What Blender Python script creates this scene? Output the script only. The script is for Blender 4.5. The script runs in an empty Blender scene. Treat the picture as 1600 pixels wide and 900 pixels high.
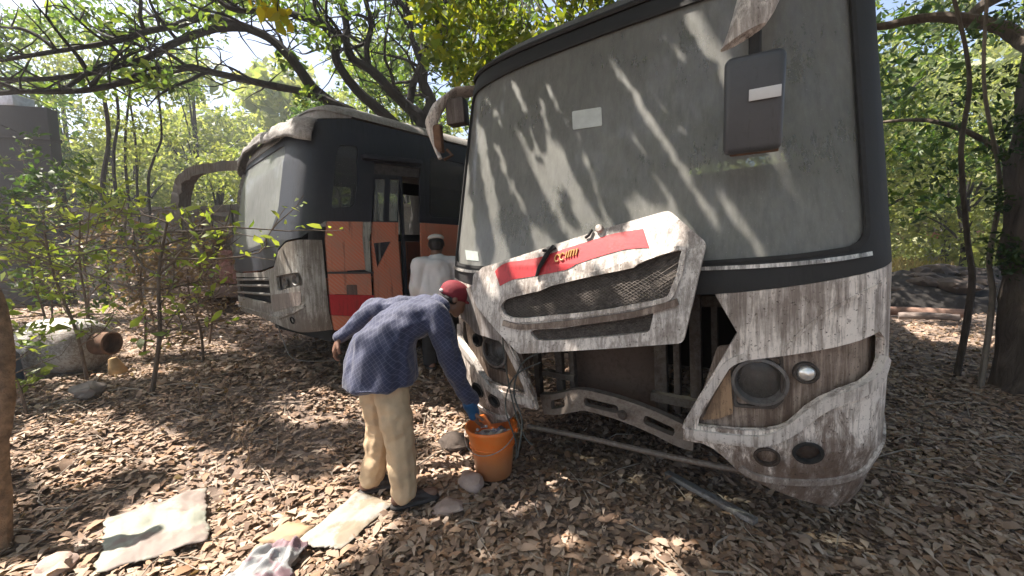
import bpy, bmesh, math, random
import numpy as np
from mathutils import Vector, Matrix, Euler, noise
from mathutils.geometry import tessellate_polygon

rnd = random.Random(7)
nr = np.random.default_rng(11)
SC = bpy.context.scene
V = Vector
COL = SC.collection

# ------------------------------------------------------------------ camera, sky, sun, exposure
cam_d = bpy.data.cameras.new('camera')
cam_d.sensor_width = 36.0
cam_d.lens = 623.4 / 1600 * 36.0
cam_d.clip_start = 0.05
cam_d.clip_end = 2000
cam = bpy.data.objects.new('camera', cam_d)
COL.objects.link(cam)
_rt = Vector((0.99952, -0.00223, -0.03084)); _up = Vector((0.03092, 0.07196, 0.99693)); _fw = Vector((0, 0.99740, -0.07200))
cam.matrix_world = Matrix(((_rt.x, _up.x, -_fw.x, 0), (_rt.y, _up.y, -_fw.y, 0), (_rt.z, _up.z, -_fw.z, 1.5), (0, 0, 0, 1)))
SC.camera = cam

TRAVEL = Vector((0.539, -0.043, -1.0))            # the way the sunlight goes
TO_SUN = (-TRAVEL).normalized()
SUN_EL = math.asin(TO_SUN.z)
world = bpy.data.worlds.new('World')
SC.world = world
world.use_nodes = True
wn = world.node_tree
for n in list(wn.nodes):
    wn.nodes.remove(n)
wo = wn.nodes.new('ShaderNodeOutputWorld')
wb = wn.nodes.new('ShaderNodeBackground')
ws = wn.nodes.new('ShaderNodeTexSky')
ws.sky_type = 'NISHITA'
ws.sun_disc = False
ws.sun_elevation = SUN_EL
ws.sun_rotation = math.atan2(TO_SUN.x, TO_SUN.y)
ws.dust_density = 4.0
ws.air_density = 0.9
ws.ozone_density = 1.0
wb.inputs[1].default_value = 0.125
wn.links.new(ws.outputs[0], wb.inputs[0])
wn.links.new(wb.outputs[0], wo.inputs[0])

sun_d = bpy.data.lights.new('sun', 'SUN')
sun_d.energy = 5.0
sun_d.angle = math.radians(0.53)
sun_d.color = (1.0, 0.925, 0.83)
sun = bpy.data.objects.new('sun', sun_d)
COL.objects.link(sun)
sun.rotation_euler = TRAVEL.to_track_quat('-Z', 'Y').to_euler()
sun.location = (-5, 3, 14)

SC.view_settings.view_transform = 'Standard'
SC.view_settings.look = 'None'
SC.view_settings.exposure = 1.55
SC.view_settings.gamma = 1
SC.view_settings.use_curve_mapping = False
try:
    SC.cycles.use_denoising = True
    SC.cycles.max_bounces = 8
    SC.cycles.transparent_max_bounces = 12
except Exception:
    pass

# ------------------------------------------------------------------ materials
MATS = {}


def newmat(name):
    m = bpy.data.materials.new(name)
    m.use_nodes = True
    nt = m.node_tree
    b = nt.nodes['Principled BSDF']
    return m, nt, b


def nd(nt, typ, **kw):
    n = nt.nodes.new(typ)
    for k, v in kw.items():
        setattr(n, k, v)
    return n


def ramp(nt, fac, stops, interp='LINEAR'):
    r = nd(nt, 'ShaderNodeValToRGB')
    r.color_ramp.interpolation = interp
    e = r.color_ramp.elements
    while len(e) < len(stops):
        e.new(0.5)
    for k, (p, c) in enumerate(stops):
        e[k].position = p
        e[k].color = (c[0], c[1], c[2], 1) if not isinstance(c, (int, float)) else (c, c, c, 1)
    nt.links.new(fac, r.inputs[0])
    return r.outputs[0]


def mix(nt, fac, a, b, blend='MIX'):
    m = nd(nt, 'ShaderNodeMix', data_type='RGBA', blend_type=blend)
    for s, v in ((m.inputs[0], fac), (m.inputs[6], a), (m.inputs[7], b)):
        if isinstance(v, (int, float)):
            s.default_value = v
        elif isinstance(v, tuple):
            s.default_value = (v[0], v[1], v[2], 1)
        else:
            nt.links.new(v, s)
    return m.outputs[2]


def math_n(nt, op, a, b=None, clamp=False):
    m = nd(nt, 'ShaderNodeMath', operation=op, use_clamp=clamp)
    for s, v in ((m.inputs[0], a), (m.inputs[1], b)):
        if v is None:
            continue
        if isinstance(v, (int, float)):
            s.default_value = v
        else:
            nt.links.new(v, s)
    return m.outputs[0]


def coords(nt, scale=(1, 1, 1), rot=(0, 0, 0), out='Object'):
    tc = nd(nt, 'ShaderNodeTexCoord')
    mp = nd(nt, 'ShaderNodeMapping')
    mp.inputs['Scale'].default_value = scale
    mp.inputs['Rotation'].default_value = rot
    nt.links.new(tc.outputs[out], mp.inputs[0])
    return mp.outputs[0]


def noise_n(nt, vec, scale, detail=6, rough=0.6, dist=0.0):
    n = nd(nt, 'ShaderNodeTexNoise')
    n.inputs['Scale'].default_value = scale
    n.inputs['Detail'].default_value = detail
    n.inputs['Roughness'].default_value = rough
    n.inputs['Distortion'].default_value = dist
    nt.links.new(vec, n.inputs['Vector'])
    return n.outputs[0]


def bump(nt, b, h, strength=0.3, dist=0.02):
    n = nd(nt, 'ShaderNodeBump')
    n.inputs['Strength'].default_value = strength
    n.inputs['Distance'].default_value = dist
    nt.links.new(h, n.inputs['Height'])
    nt.links.new(n.outputs[0], b.inputs['Normal'])


def m_dirty(name, base, dirt=(0.10, 0.065, 0.045), amount=0.5, rough=0.55, metal=0.0, streak=True, speck=0.5, bmp=0.15, dust=(0.58, 0.50, 0.44), mud=0.0):
    """Paint with rain-streaked grime, dust clouds and small dark specks."""
    if name in MATS:
        return MATS[name]
    m, nt, b = newmat(name)
    v1 = coords(nt, (1, 1, 1))
    v2 = coords(nt, (1, 1, 0.07) if streak else (1, 1, 1))
    n1 = noise_n(nt, v2, 34, 9, 0.78, 0.35)
    n2 = noise_n(nt, v1, 2.3, 6, 0.65)
    n3 = noise_n(nt, v1, 75, 3, 0.6)
    s = math_n(nt, 'ADD', math_n(nt, 'MULTIPLY', n1, 0.62), math_n(nt, 'MULTIPLY', n2, 0.48))
    f = ramp(nt, s, [(0.63 - 0.18 * amount, 0.0), (0.665 - 0.16 * amount, 0.6), (0.74 - 0.16 * amount, 1.0)])
    f = math_n(nt, 'MULTIPLY', f, min(1.0, 0.45 + 0.5 * amount))
    du = ramp(nt, n2, [(0.38, 0.0), (0.75, 0.45)])
    c = mix(nt, du, base, dust)
    c = mix(nt, f, c, dirt)
    if mud:
        sx = nd(nt, 'ShaderNodeSeparateXYZ')
        nt.links.new(v1, sx.inputs[0])
        n4 = noise_n(nt, coords(nt, (1, 1, 0.28)), 13, 10, 0.78, 0.6)
        q = math_n(nt, 'SUBTRACT', n4, math_n(nt, 'MULTIPLY', sx.outputs[2], mud))
        c = mix(nt, ramp(nt, q, [(0.33, 0.0), (0.385, 0.6), (0.52, 0.95)]), c, (0.12, 0.078, 0.057))
    n5 = noise_n(nt, v1, 28, 6, 0.75, 0.4)
    f5 = ramp(nt, n5, [(0.60, 0.0), (0.66, 0.8 * amount)])
    c = mix(nt, f5, c, (dirt[0] * 0.6, dirt[1] * 0.6, dirt[2] * 0.6))
    sp = ramp(nt, n3, [(0.62, 0.0), (0.70, speck)])
    c = mix(nt, sp, c, (dirt[0] * 0.5, dirt[1] * 0.5, dirt[2] * 0.5))
    nt.links.new(c, b.inputs['Base Color'])
    b.inputs['Roughness'].default_value = rough
    b.inputs['Metallic'].default_value = metal
    if bmp:
        bump(nt, b, n3, bmp, 0.004)
    MATS[name] = m
    return m


def m_plain(name, c, rough=0.6, metal=0.0, var=0.25, scale=9.0, bmp=0.0):
    if name in MATS:
        return MATS[name]
    m, nt, b = newmat(name)
    v = coords(nt)
    n = noise_n(nt, v, scale, 7, 0.65)
    lo = tuple(x * (1 - var) for x in c)
    hi = tuple(min(1, x * (1 + var)) for x in c)
    nt.links.new(ramp(nt, n, [(0.32, lo), (0.68, hi)]), b.inputs['Base Color'])
    b.inputs['Roughness'].default_value = rough
    b.inputs['Metallic'].default_value = metal
    if bmp:
        bump(nt, b, noise_n(nt, v, scale * 4, 6), bmp, 0.01)
    MATS[name] = m
    return m


def m_leaf(name, cols, trans=0.45, rough=0.5, tcol=1.6):
    if name in MATS:
        return MATS[name]
    m, nt, b = newmat(name)
    g = nd(nt, 'ShaderNodeNewGeometry')
    st = [(k / max(1, len(cols) - 1), c) for k, c in enumerate(cols)]
    c = ramp(nt, g.outputs['Random Per Island'], st)
    nt.links.new(c, b.inputs['Base Color'])
    b.inputs['Roughness'].default_value = rough
    if trans > 0:
        t = nd(nt, 'ShaderNodeBsdfTranslucent')
        nt.links.new(mix(nt, 1.0, c, (tcol, tcol * 1.0, tcol * 0.45), 'MULTIPLY'), t.inputs[0])
        mx = nd(nt, 'ShaderNodeMixShader')
        mx.inputs[0].default_value = trans
        out = nt.nodes['Material Output']
        nt.links.new(b.outputs[0], mx.inputs[1])
        nt.links.new(t.outputs[0], mx.inputs[2])
        nt.links.new(mx.outputs[0], out.inputs[0])
    MATS[name] = m
    return m


def m_dusty_glass(name, dustc=(0.30, 0.30, 0.285), cover=0.9, streak=True, sheen=0.0):
    if name in MATS:
        return MATS[name]
    m, nt, b = newmat(name)
    v = coords(nt, (1, 1, 0.10))
    v1 = coords(nt)
    n1 = noise_n(nt, v, 34, 9, 0.75)
    n2 = noise_n(nt, v1, 1.7, 5, 0.6)
    n3 = noise_n(nt, v1, 130, 2, 0.5)
    c = mix(nt, ramp(nt, n1, [(0.35, 0.0), (0.72, 1.0)]), tuple(x * 0.80 for x in dustc), tuple(x * 1.20 for x in dustc))
    c = mix(nt, ramp(nt, n3, [(0.69, 0.0), (0.74, 0.5)]), c, (0.5, 0.48, 0.45))
    nt.links.new(c, b.inputs['Base Color'])
    b.inputs['Roughness'].default_value = 0.42
    b.inputs['Specular IOR Level'].default_value = 0.5
    b.inputs['Sheen Weight'].default_value = sheen
    b.inputs['Sheen Roughness'].default_value = 0.4
    b.inputs['Coat Weight'].default_value = 0.45
    b.inputs['Coat Roughness'].default_value = 0.06
    t = nd(nt, 'ShaderNodeBsdfTransparent')
    t.inputs[0].default_value = (0.75, 0.8, 0.78, 1)
    mx = nd(nt, 'ShaderNodeMixShader')
    fa = ramp(nt, n2, [(0.3, max(0, cover - 0.12)), (0.7, min(1, cover + 0.08))])
    nt.links.new(fa, mx.inputs[0])
    nt.links.new(t.outputs[0], mx.inputs[1])
    nt.links.new(b.outputs[0], mx.inputs[2])
    nt.links.new(mx.outputs[0], nt.nodes['Material Output'].inputs[0])
    MATS[name] = m
    return m


# ------------------------------------------------------------------ object helpers
def tag(o, label=None, cat=None, group=None, kind=None):
    if label:
        o['label'] = label
    if cat:
        o['category'] = cat
    if group:
        o['group'] = group
    if kind:
        o['kind'] = kind
    return o


def empty(name, loc=(0, 0, 0), rot=(0, 0, 0), label=None, cat=None, group=None):
    o = bpy.data.objects.new(name, None)
    o.empty_display_size = 0.2
    COL.objects.link(o)
    o.location = loc
    o.rotation_euler = rot
    return tag(o, label, cat, group)


def link(name, me, mat, parent=None, smooth=True, angle=35):
    if smooth:
        me.polygons.foreach_set('use_smooth', [True] * len(me.polygons))
        if angle:
            me.set_sharp_from_angle(angle=math.radians(angle))
    if mat is not None:
        me.materials.append(mat)
    o = bpy.data.objects.new(name, me)
    COL.objects.link(o)
    if parent is not None:
        o.parent = parent
    return o


class MB:
    def __init__(s):
        s.v = []
        s.f = []

    def add(s, vs, fs):
        k = len(s.v)
        s.v += [tuple(v) for v in vs]
        s.f += [tuple(i + k for i in f) for f in fs]
        return s

    def bm(s, b):
        b.verts.ensure_lookup_table()
        b.verts.index_update()
        s.add([v.co for v in b.verts], [[v.index for v in f.verts] for f in b.faces])
        b.free()
        return s

    def box(s, c, d, rot=None, bev=0.0):
        b = bmesh.new()
        bmesh.ops.create_cube(b, size=1)
        bmesh.ops.scale(b, vec=d, verts=b.verts)
        if bev:
            bmesh.ops.bevel(b, geom=b.edges[:], offset=bev, segments=2, profile=0.5, affect='EDGES')
        if rot is not None:
            bmesh.ops.rotate(b, matrix=Euler(rot).to_matrix(), verts=b.verts)
        bmesh.ops.translate(b, vec=c, verts=b.verts)
        return s.bm(b)

    def bar(s, p, q, w, h, upv=(0, 0, 1), bev=0.0):
        p = Vector(p); q = Vector(q)
        d = (q - p)
        x = d.normalized()
        z = Vector(upv) - x * x.dot(Vector(upv))
        z.normalize()
        y = z.cross(x)
        b = bmesh.new()
        bmesh.ops.create_cube(b, size=1)
        bmesh.ops.scale(b, vec=(d.length, w, h), verts=b.verts)
        if bev:
            bmesh.ops.bevel(b, geom=b.edges[:], offset=bev, segments=2, profile=0.5, affect='EDGES')
        M = Matrix((x, y, z)).transposed()
        bmesh.ops.rotate(b, matrix=M, verts=b.verts)
        bmesh.ops.translate(b, vec=(p + q) / 2, verts=b.verts)
        return s.bm(b)

    def tube(s, pts, rad, seg=8, wob=0.0, cap=True, rng=None):
        pts = [Vector(p) for p in pts]
        if isinstance(rad, (int, float)):
            rad = [rad] * len(pts)
        rng = rng or rnd
        vs = []
        prev = None
        for i, p in enumerate(pts):
            t = (pts[min(i + 1, len(pts) - 1)] - pts[max(i - 1, 0)])
            if t.length < 1e-9:
                t = Vector((0, 0, 1))
            t.normalize()
            if prev is None:
                a = Vector((1, 0, 0)) if abs(t.x) < 0.8 else Vector((0, 1, 0))
            else:
                a = prev
            u = a - t * a.dot(t)
            u.normalize()
            prev = u
            w = t.cross(u)
            for k in range(seg):
                an = 2 * math.pi * k / seg
                r = rad[i] * (1 + (rng.uniform(-wob, wob) if wob else 0))
                vs.append(p + u * math.cos(an) * r + w * math.sin(an) * r)
        fs = []
        for i in range(len(pts) - 1):
            for k in range(seg):
                a = i * seg + k
                b_ = i * seg + (k + 1) % seg
                fs.append((a, b_, b_ + seg, a + seg))
        if cap:
            fs.append(tuple(range(seg))[::-1])
            fs.append(tuple(range((len(pts) - 1) * seg, len(pts) * seg)))
        return s.add(vs, fs)

    def lathe(s, prof, c=(0, 0, 0), seg=32, axis=(0, 0, 1), wob=None):
        """prof: (radius, height) list, turned round the axis."""
        q = Vector((0, 0, 1)).rotation_difference(Vector(axis))
        vs = []
        for r, h in prof:
            for k in range(seg):
                a = 2 * math.pi * k / seg
                v = Vector((r * math.cos(a), r * math.sin(a), h))
                if wob:
                    v = wob(v)
                vs.append(q @ v + Vector(c))
        fs = []
        for i in range(len(prof) - 1):
            for k in range(seg):
                a = i * seg + k
                b_ = i * seg + (k + 1) % seg
                fs.append((a, b_, b_ + seg, a + seg))
        return s.add(vs, fs)

    def disc(s, c, r, axis, seg=24):
        q = Vector((0, 0, 1)).rotation_difference(Vector(axis))
        vs = [q @ Vector((r * math.cos(2 * math.pi * k / seg), r * math.sin(2 * math.pi * k / seg), 0)) + Vector(c) for k in range(seg)]
        return s.add(vs, [tuple(range(seg))])

    def build(s, name, mat, parent=None, smooth=True, angle=35, clean=False):
        me = bpy.data.meshes.new(name)
        me.from_pydata(s.v, [], s.f)
        if clean:
            b = bmesh.new(); b.from_mesh(me)
            bmesh.ops.remove_doubles(b, verts=b.verts, dist=0.0005)
            bmesh.ops.recalc_face_normals(b, faces=b.faces)
            b.to_mesh(me); b.free()
        me.update()
        return link(name, me, mat, parent, smooth, angle)


def smoothline(pts, n=6):
    """Catmull-Rom through the points."""
    P = [Vector(p) for p in pts]
    out = []
    for i in range(len(P) - 1):
        p0 = P[max(i - 1, 0)]; p1 = P[i]; p2 = P[i + 1]; p3 = P[min(i + 2, len(P) - 1)]
        for k in range(n):
            t = k / n
            out.append(0.5 * ((2 * p1) + (p2 - p0) * t + (2 * p0 - 5 * p1 + 4 * p2 - p3) * t * t + (3 * p1 - p0 - 3 * p2 + p3) * t ** 3))
    out.append(P[-1])
    return out


def patch_mesh(outline, holes, mapfn, ucuts, vcuts, thick, out_off=0.0):
    """A thin shell over a curved face: outline and holes are 2D (u,v); mapfn(u,v,offset)."""
    loops = [outline] + list(holes or [])
    polys = [[Vector((p[0], p[1], 0)) for p in L] for L in loops]
    tris = tessellate_polygon(polys)
    flat = [p for L in polys for p in L]
    b = bmesh.new()
    vs = [b.verts.new(p) for p in flat]
    for t in tris:
        try:
            b.faces.new([vs[i] for i in t])
        except ValueError:
            pass
    for cut, no in [(c, (1, 0, 0)) for c in ucuts] + [(c, (0, 1, 0)) for c in vcuts]:
        co = (cut, 0, 0) if no[0] else (0, cut, 0)
        bmesh.ops.bisect_plane(b, geom=b.verts[:] + b.edges[:] + b.faces[:], dist=1e-5, plane_co=co, plane_no=no)
    bmesh.ops.remove_doubles(b, verts=b.verts, dist=1e-5)
    for f in b.faces:
        f.normal_update()
        if f.normal.z > 0:
            f.normal_flip()
    b.verts.index_update()
    uv = [(v.co.x, v.co.y) for v in b.verts]
    n = len(uv)
    front = [mapfn(u, v, out_off) for u, v in uv]
    fs = [[v.index for v in f.verts] for f in b.faces]
    allv = front[:]
    faces = [f[::-1] for f in fs]
    if thick:
        allv += [mapfn(u, v, out_off - thick) for u, v in uv]
        faces += [[i + n for i in f] for f in fs]
        for e in b.edges:
            if len(e.link_faces) == 1:
                i, j = e.verts[0].index, e.verts[1].index
                faces.append([i, j, j + n, i + n])
    b.free()
    m = MB()
    m.add(allv, faces)
    return m


def leaf_object(name, P, size, mat, parent=None, asp=0.5, flat=0.0, curl=0.25, rng=nr, smooth=False):
    """Many folded leaf blades; P is (N,3); size a number or (N,)."""
    P = np.asarray(P, float)
    N = len(P)
    S = np.broadcast_to(np.asarray(size, float), (N,)) * np.clip(np.exp(rng.normal(0, 0.33, N)), 0.4, 2.0)
    d = rng.normal(size=(N, 3))
    d[:, 2] *= (1 - flat)
    d /= np.linalg.norm(d, axis=1)[:, None] + 1e-9
    r = rng.normal(size=(N, 3))
    if flat:
        r = r * (1 - flat) + np.array([0, 0, 1.0]) * flat * 2
    w = np.cross(r, d)
    w /= np.linalg.norm(w, axis=1)[:, None] + 1e-9
    n = np.cross(d, w)
    c = rng.uniform(-curl, curl, N)[:, None]
    S = S[:, None]
    k2 = rng.uniform(-curl, curl, N)[:, None]
    h1 = rng.uniform(0.6, 1.05, N)[:, None]; h2 = h1 * rng.uniform(0.5, 0.85, N)[:, None]
    a = P - d * S * 0.5
    t = P + d * S * 0.5 + n * S * k2 * 0.6
    l1 = P - d * S * 0.20 + w * S * asp * 0.48 * h1 + n * S * c * 0.8
    r1 = P - d * S * 0.20 - w * S * asp * 0.48 * h1 + n * S * c * 0.8
    l2 = P + d * S * 0.18 + w * S * asp * 0.44 * h2 + n * S * (c + k2 * 0.4)
    r2 = P + d * S * 0.18 - w * S * asp * 0.44 * h2 + n * S * (c * 0.7 + k2 * 0.4)
    VV = np.stack([a, r1, r2, t, l2, l1], 1).reshape(-1, 3)
    me = bpy.data.meshes.new(name)
    me.vertices.add(6 * N)
    me.vertices.foreach_set("co", VV.ravel())
    i = np.arange(N) * 6
    F = np.stack([i, i + 1, i + 5, i + 1, i + 2, i + 5, i + 2, i + 4, i + 5, i + 2, i + 3, i + 4], 1).ravel()
    me.loops.add(12 * N)
    me.loops.foreach_set('vertex_index', F.astype(np.int32))
    me.polygons.add(4 * N)
    me.polygons.foreach_set('loop_start', (np.arange(4 * N) * 3).astype(np.int32))
    me.update(calc_edges=True)
    me.validate()
    return link(name, me, mat, parent, smooth=smooth, angle=0)


def G(x, y):
    """Height of the ground: it rises a little towards the back on the left."""
    s = -0.55 * x + 0.835 * y

    def sm(a, b):
        t = min(1, max(0, (s - a) / (b - a)))
        return t * t * (3 - 2 * t)
    return 0.42 * sm(2.6, 5.2) + 0.18 * sm(6, 12)


def Gn(x, y):
    s = -0.55 * x + 0.835 * y

    def sm(a, b):
        t = np.clip((s - a) / (b - a), 0, 1)
        return t * t * (3 - 2 * t)
    return 0.42 * sm(2.6, 5.2) + 0.18 * sm(6, 12)


# ------------------------------------------------------------------ ground
def build_ground():
    n = 240
    t = np.linspace(-1, 1, n)
    xs = np.sign(t) * (np.abs(t) ** 2.6) * 260 + 0.3
    ys = np.sign(t) * (np.abs(t) ** 2.6) * 260 + 2.6
    vs = []
    for y in ys:
        for x in xs:
            z = G(x, y)
            d = math.hypot(x, y)
            if d < 40:
                z += 0.05 * (noise.noise(Vector((x * 0.9, y * 0.9, 3.1)))) + 0.022 * noise.noise(Vector((x * 4, y * 4, 1.7)))
            z += -0.02
            vs.append((x, y, z))
    fs = [(j * n + i, j * n + i + 1, (j + 1) * n + i + 1, (j + 1) * n + i) for j in range(n - 1) for i in range(n - 1)]
    m, nt, b = newmat('forest_floor')
    v = coords(nt)
    vo = nd(nt, 'ShaderNodeTexVoronoi')
    vo.inputs['Scale'].default_value = 17
    vo.inputs['Randomness'].default_value = 1
    dn = nd(nt, 'ShaderNodeMix', data_type='VECTOR')
    dn.inputs[0].default_value = 0.06
    nt.links.new(v, dn.inputs[4])
    nz = nd(nt, 'ShaderNodeTexNoise')
    nz.inputs['Scale'].default_value = 9
    nt.links.new(v, nz.inputs['Vector'])
    nt.links.new(nz.outputs['Color'], dn.inputs[5])
    nt.links.new(dn.outputs[1], vo.inputs['Vector'])
    sep = nd(nt, 'ShaderNodeSeparateColor')
    nt.links.new(vo.outputs['Color'], sep.inputs[0])
    c = ramp(nt, sep.outputs[0], [(0.0, (0.15, 0.105, 0.08)), (0.4, (0.26, 0.19, 0.15)), (0.75, (0.35, 0.265, 0.215)), (1.0, (0.44, 0.345, 0.29))])
    soil = noise_n(nt, v, 1.3, 8, 0.7)
    c = mix(nt, ramp(nt, soil, [(0.42, 0.0), (0.62, 0.75)]), c, (0.10, 0.072, 0.055))
    nt.links.new(c, b.inputs['Base Color'])
    b.inputs['Roughness'].default_value = 0.95
    h = math_n(nt, 'ADD', vo.outputs['Distance'], noise_n(nt, v, 40, 6, 0.7))
    bump(nt, b, h, 0.7, 0.03)
    o = MB().add(vs, fs).build('ground', m, angle=0)
    tag(o, kind='structure')


build_ground()

# ------------------------------------------------------------------ materials shared
WHITE = m_dirty('soiled_white_paint', (0.80, 0.725, 0.655), (0.085, 0.055, 0.04), 0.70, 0.5, speck=0.95, mud=0.30, bmp=0.3)
WHITE_LOW = m_dirty('mud_spattered_paint', (0.36, 0.285, 0.23), (0.085, 0.052, 0.036), 0.9, 0.6, speck=0.8, dust=(0.22, 0.165, 0.13))
WHITE_CLEAN = m_dirty('worn_white_paint', (0.62, 0.57, 0.525), (0.09, 0.06, 0.045), 0.62, 0.45, speck=0.8)
BLACKP = m_dirty('dusty_black_paint', (0.018, 0.018, 0.018), (0.010, 0.010, 0.010), 0.3, 0.72, dust=(0.034, 0.031, 0.028), speck=0.1)
DARKMETAL = m_dirty('rusty_dark_steel', (0.075, 0.065, 0.057), (0.04, 0.024, 0.016), 0.8, 0.75, 0.1, False, dust=(0.12, 0.10, 0.085))
RUST = m_plain('rust', (0.14, 0.075, 0.045), 0.9, 0, 0.5, 12, 0.3)
RUBBER = m_plain('rubber', (0.022, 0.021, 0.02), 0.85, 0, 0.3, 20, 0.1)
VOID = m_plain('near_black_plastic', (0.018, 0.017, 0.016), 0.9, 0, 0.2)  # one near-black tone for inner and small dark parts
REDP = m_dirty('faded_red_paint', (0.50, 0.020, 0.030), (0.10, 0.02, 0.015), 0.35, 0.45, dust=(0.5, 0.09, 0.08), speck=0.4)
GOLD = m_plain('gold_lettering', (0.55, 0.30, 0.10), 0.5, 0, 0.3)
ROOFGREY = m_dirty('dusty_roof_paint', (0.13, 0.125, 0.12), (0.05, 0.04, 0.035), 0.5, 0.7, dust=(0.2, 0.18, 0.165))
BARK = None


def bark_mat(name, c1, c2):
    m, nt, b = newmat(name)
    v = coords(nt, (1, 1, 0.25))
    n = noise_n(nt, v, 11, 9, 0.7, 0.6)
    n2 = noise_n(nt, coords(nt), 2.2, 4)
    c = ramp(nt, n, [(0.35, c1), (0.65, c2)])
    c = mix(nt, ramp(nt, n2, [(0.4, 0.0), (0.7, 0.5)]), c, (c2[0] * 1.2, c2[1] * 1.2, c2[2] * 1.1))
    nt.links.new(c, b.inputs['Base Color'])
    b.inputs['Roughness'].default_value = 0.95
    bump(nt, b, n, 0.8, 0.04)
    return m


BARK = bark_mat('dark_bark', (0.011, 0.010, 0.010), (0.034, 0.029, 0.027))
BARK_R = bark_mat('grey_brown_bark', (0.05, 0.038, 0.03), (0.16, 0.125, 0.10))
TWIG = m_plain('dry_twig', (0.15, 0.105, 0.075), 0.9, 0, 0.4, 14)
TWIG_PALE = m_plain('pale_twig', (0.30, 0.25, 0.20), 0.9, 0, 0.3, 14)

# ------------------------------------------------------------------ front bus
B1_LOC = Vector((0.49823, 2.23447, 0.13904))
B1_ROT = (0.057405, -0.010498, -0.59920)
B1_M = Matrix.Translation(B1_LOC) @ Euler(B1_ROT).to_matrix().to_4x4()
W0, D0, N0 = 1.26, 0.4995, 3.677
ZK = [0.05, 0.10, 0.19, 0.45, 0.8, 1.2, 1.30, 2.65, 2.74, 2.86, 2.96, 3.02]
WK = [1.13, 1.17, 1.20, 1.25, 1.26, 1.26, 1.26, 1.213, 1.20, 1.16, 1.05, 0.80]
FK = [0.16, 0.11, 0.074, 0.01, 0, 0, 0.01, 0.35, 0.39, 0.50, 0.72, 1.05]
_th = np.linspace(-math.pi / 2, math.pi / 2, 4001)
_XT = np.sign(np.sin(_th)) * np.abs(np.sin(_th)) ** (2 / N0)
_YT = D0 * (1 - np.cos(_th) ** (2 / N0))
_UT = np.concatenate([[0], np.cumsum(np.hypot(np.diff(_XT * W0), np.diff(_YT)))])
_UT -= _UT[-1] / 2
U0 = _UT[-1]


def X2U(x, z):
    w = float(np.interp(z, ZK, WK))
    return float(np.interp(min(1, max(-1, x / w)), _XT, _UT))


def XZ(pts):
    return [(X2U(x, z), z) for x, z in pts]


def mirror(pts):
    return [(-u, z) for u, z in pts][::-1]


def S1(u, z):
    w = float(np.interp(z, ZK, WK)); f = float(np.interp(z, ZK, FK))
    au = abs(u)
    if au < U0:
        return Vector((float(np.interp(u, _UT, _XT)) * w, f + float(np.interp(u, _UT, _YT)), z))
    fade = max(0.0, 1 - (au - U0) / 2.5)
    return Vector((math.copysign(w, u), D0 + f * fade + au - U0, z))


def M1(u, z, off=0.0):
    p = S1(u, z)
    if off:
        e = 0.004
        a = S1(u + e, z) - S1(u - e, z)
        b = S1(u, z + e) - S1(u, z - e)
        n = a.cross(b)
        n.normalize()
        p = p + n * off
    return p


UC = [k * 0.055 for k in range(-30, 31)]
ZC = [0.10, 0.19, 0.3, 0.45, 0.62, 0.8, 1.0, 1.2, 1.30, 1.6, 1.95, 2.3, 2.65, 2.74, 2.86, 2.96]


def P1(name, outline, mat, parent, holes=None, thick=0.02, off=0.0, mp=M1, extra_v=()):
    m = patch_mesh(outline, holes, mp, UC, ZC + list(extra_v), thick, off)
    return m.build(name, mat, parent, angle=40)


def round_poly(pts, r=0.03, n=4):
    """Round the corners of a 2D outline."""
    out = []
    L = len(pts)
    for i in range(L):
        p = Vector(pts[i]); a = Vector(pts[i - 1]); c = Vector(pts[(i + 1) % L])
        da = (a - p); dc = (c - p)
        ra = min(r, da.length * 0.45); rc = min(r, dc.length * 0.45)
        s = p + da.normalized() * ra; e = p + dc.normalized() * rc
        for k in range(n + 1):
            t = k / n
            q = s * (1 - t) ** 2 + p * 2 * t * (1 - t) + e * t * t
            out.append((q.x, q.y))
    return out


def circ(u, z, ru, rz=None, n=28):
    rz = rz or ru
    return [(u + ru * math.cos(2 * math.pi * k / n), z + rz * math.sin(2 * math.pi * k / n)) for k in range(n)]


def strip(center, width):
    """2D outline of a band along a centre line."""
    P = [Vector(p) for p in center]
    if isinstance(width, (int, float)):
        width = [width] * len(P)
    L, R = [], []
    for i, p in enumerate(P):
        t = (P[min(i + 1, len(P) - 1)] - P[max(i - 1, 0)]).normalized()
        n = Vector((-t.y, t.x))
        L.append(tuple(p + n * width[i] / 2)); R.append(tuple(p - n * width[i] / 2))
    return L + R[::-1]


def smooth2(pts, n=5):
    return [(p.x, p.y) for p in smoothline([(a, b, 0) for a, b in pts], n)]


LEN1 = 9.0
UE = U0 + LEN1 - D0


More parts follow.
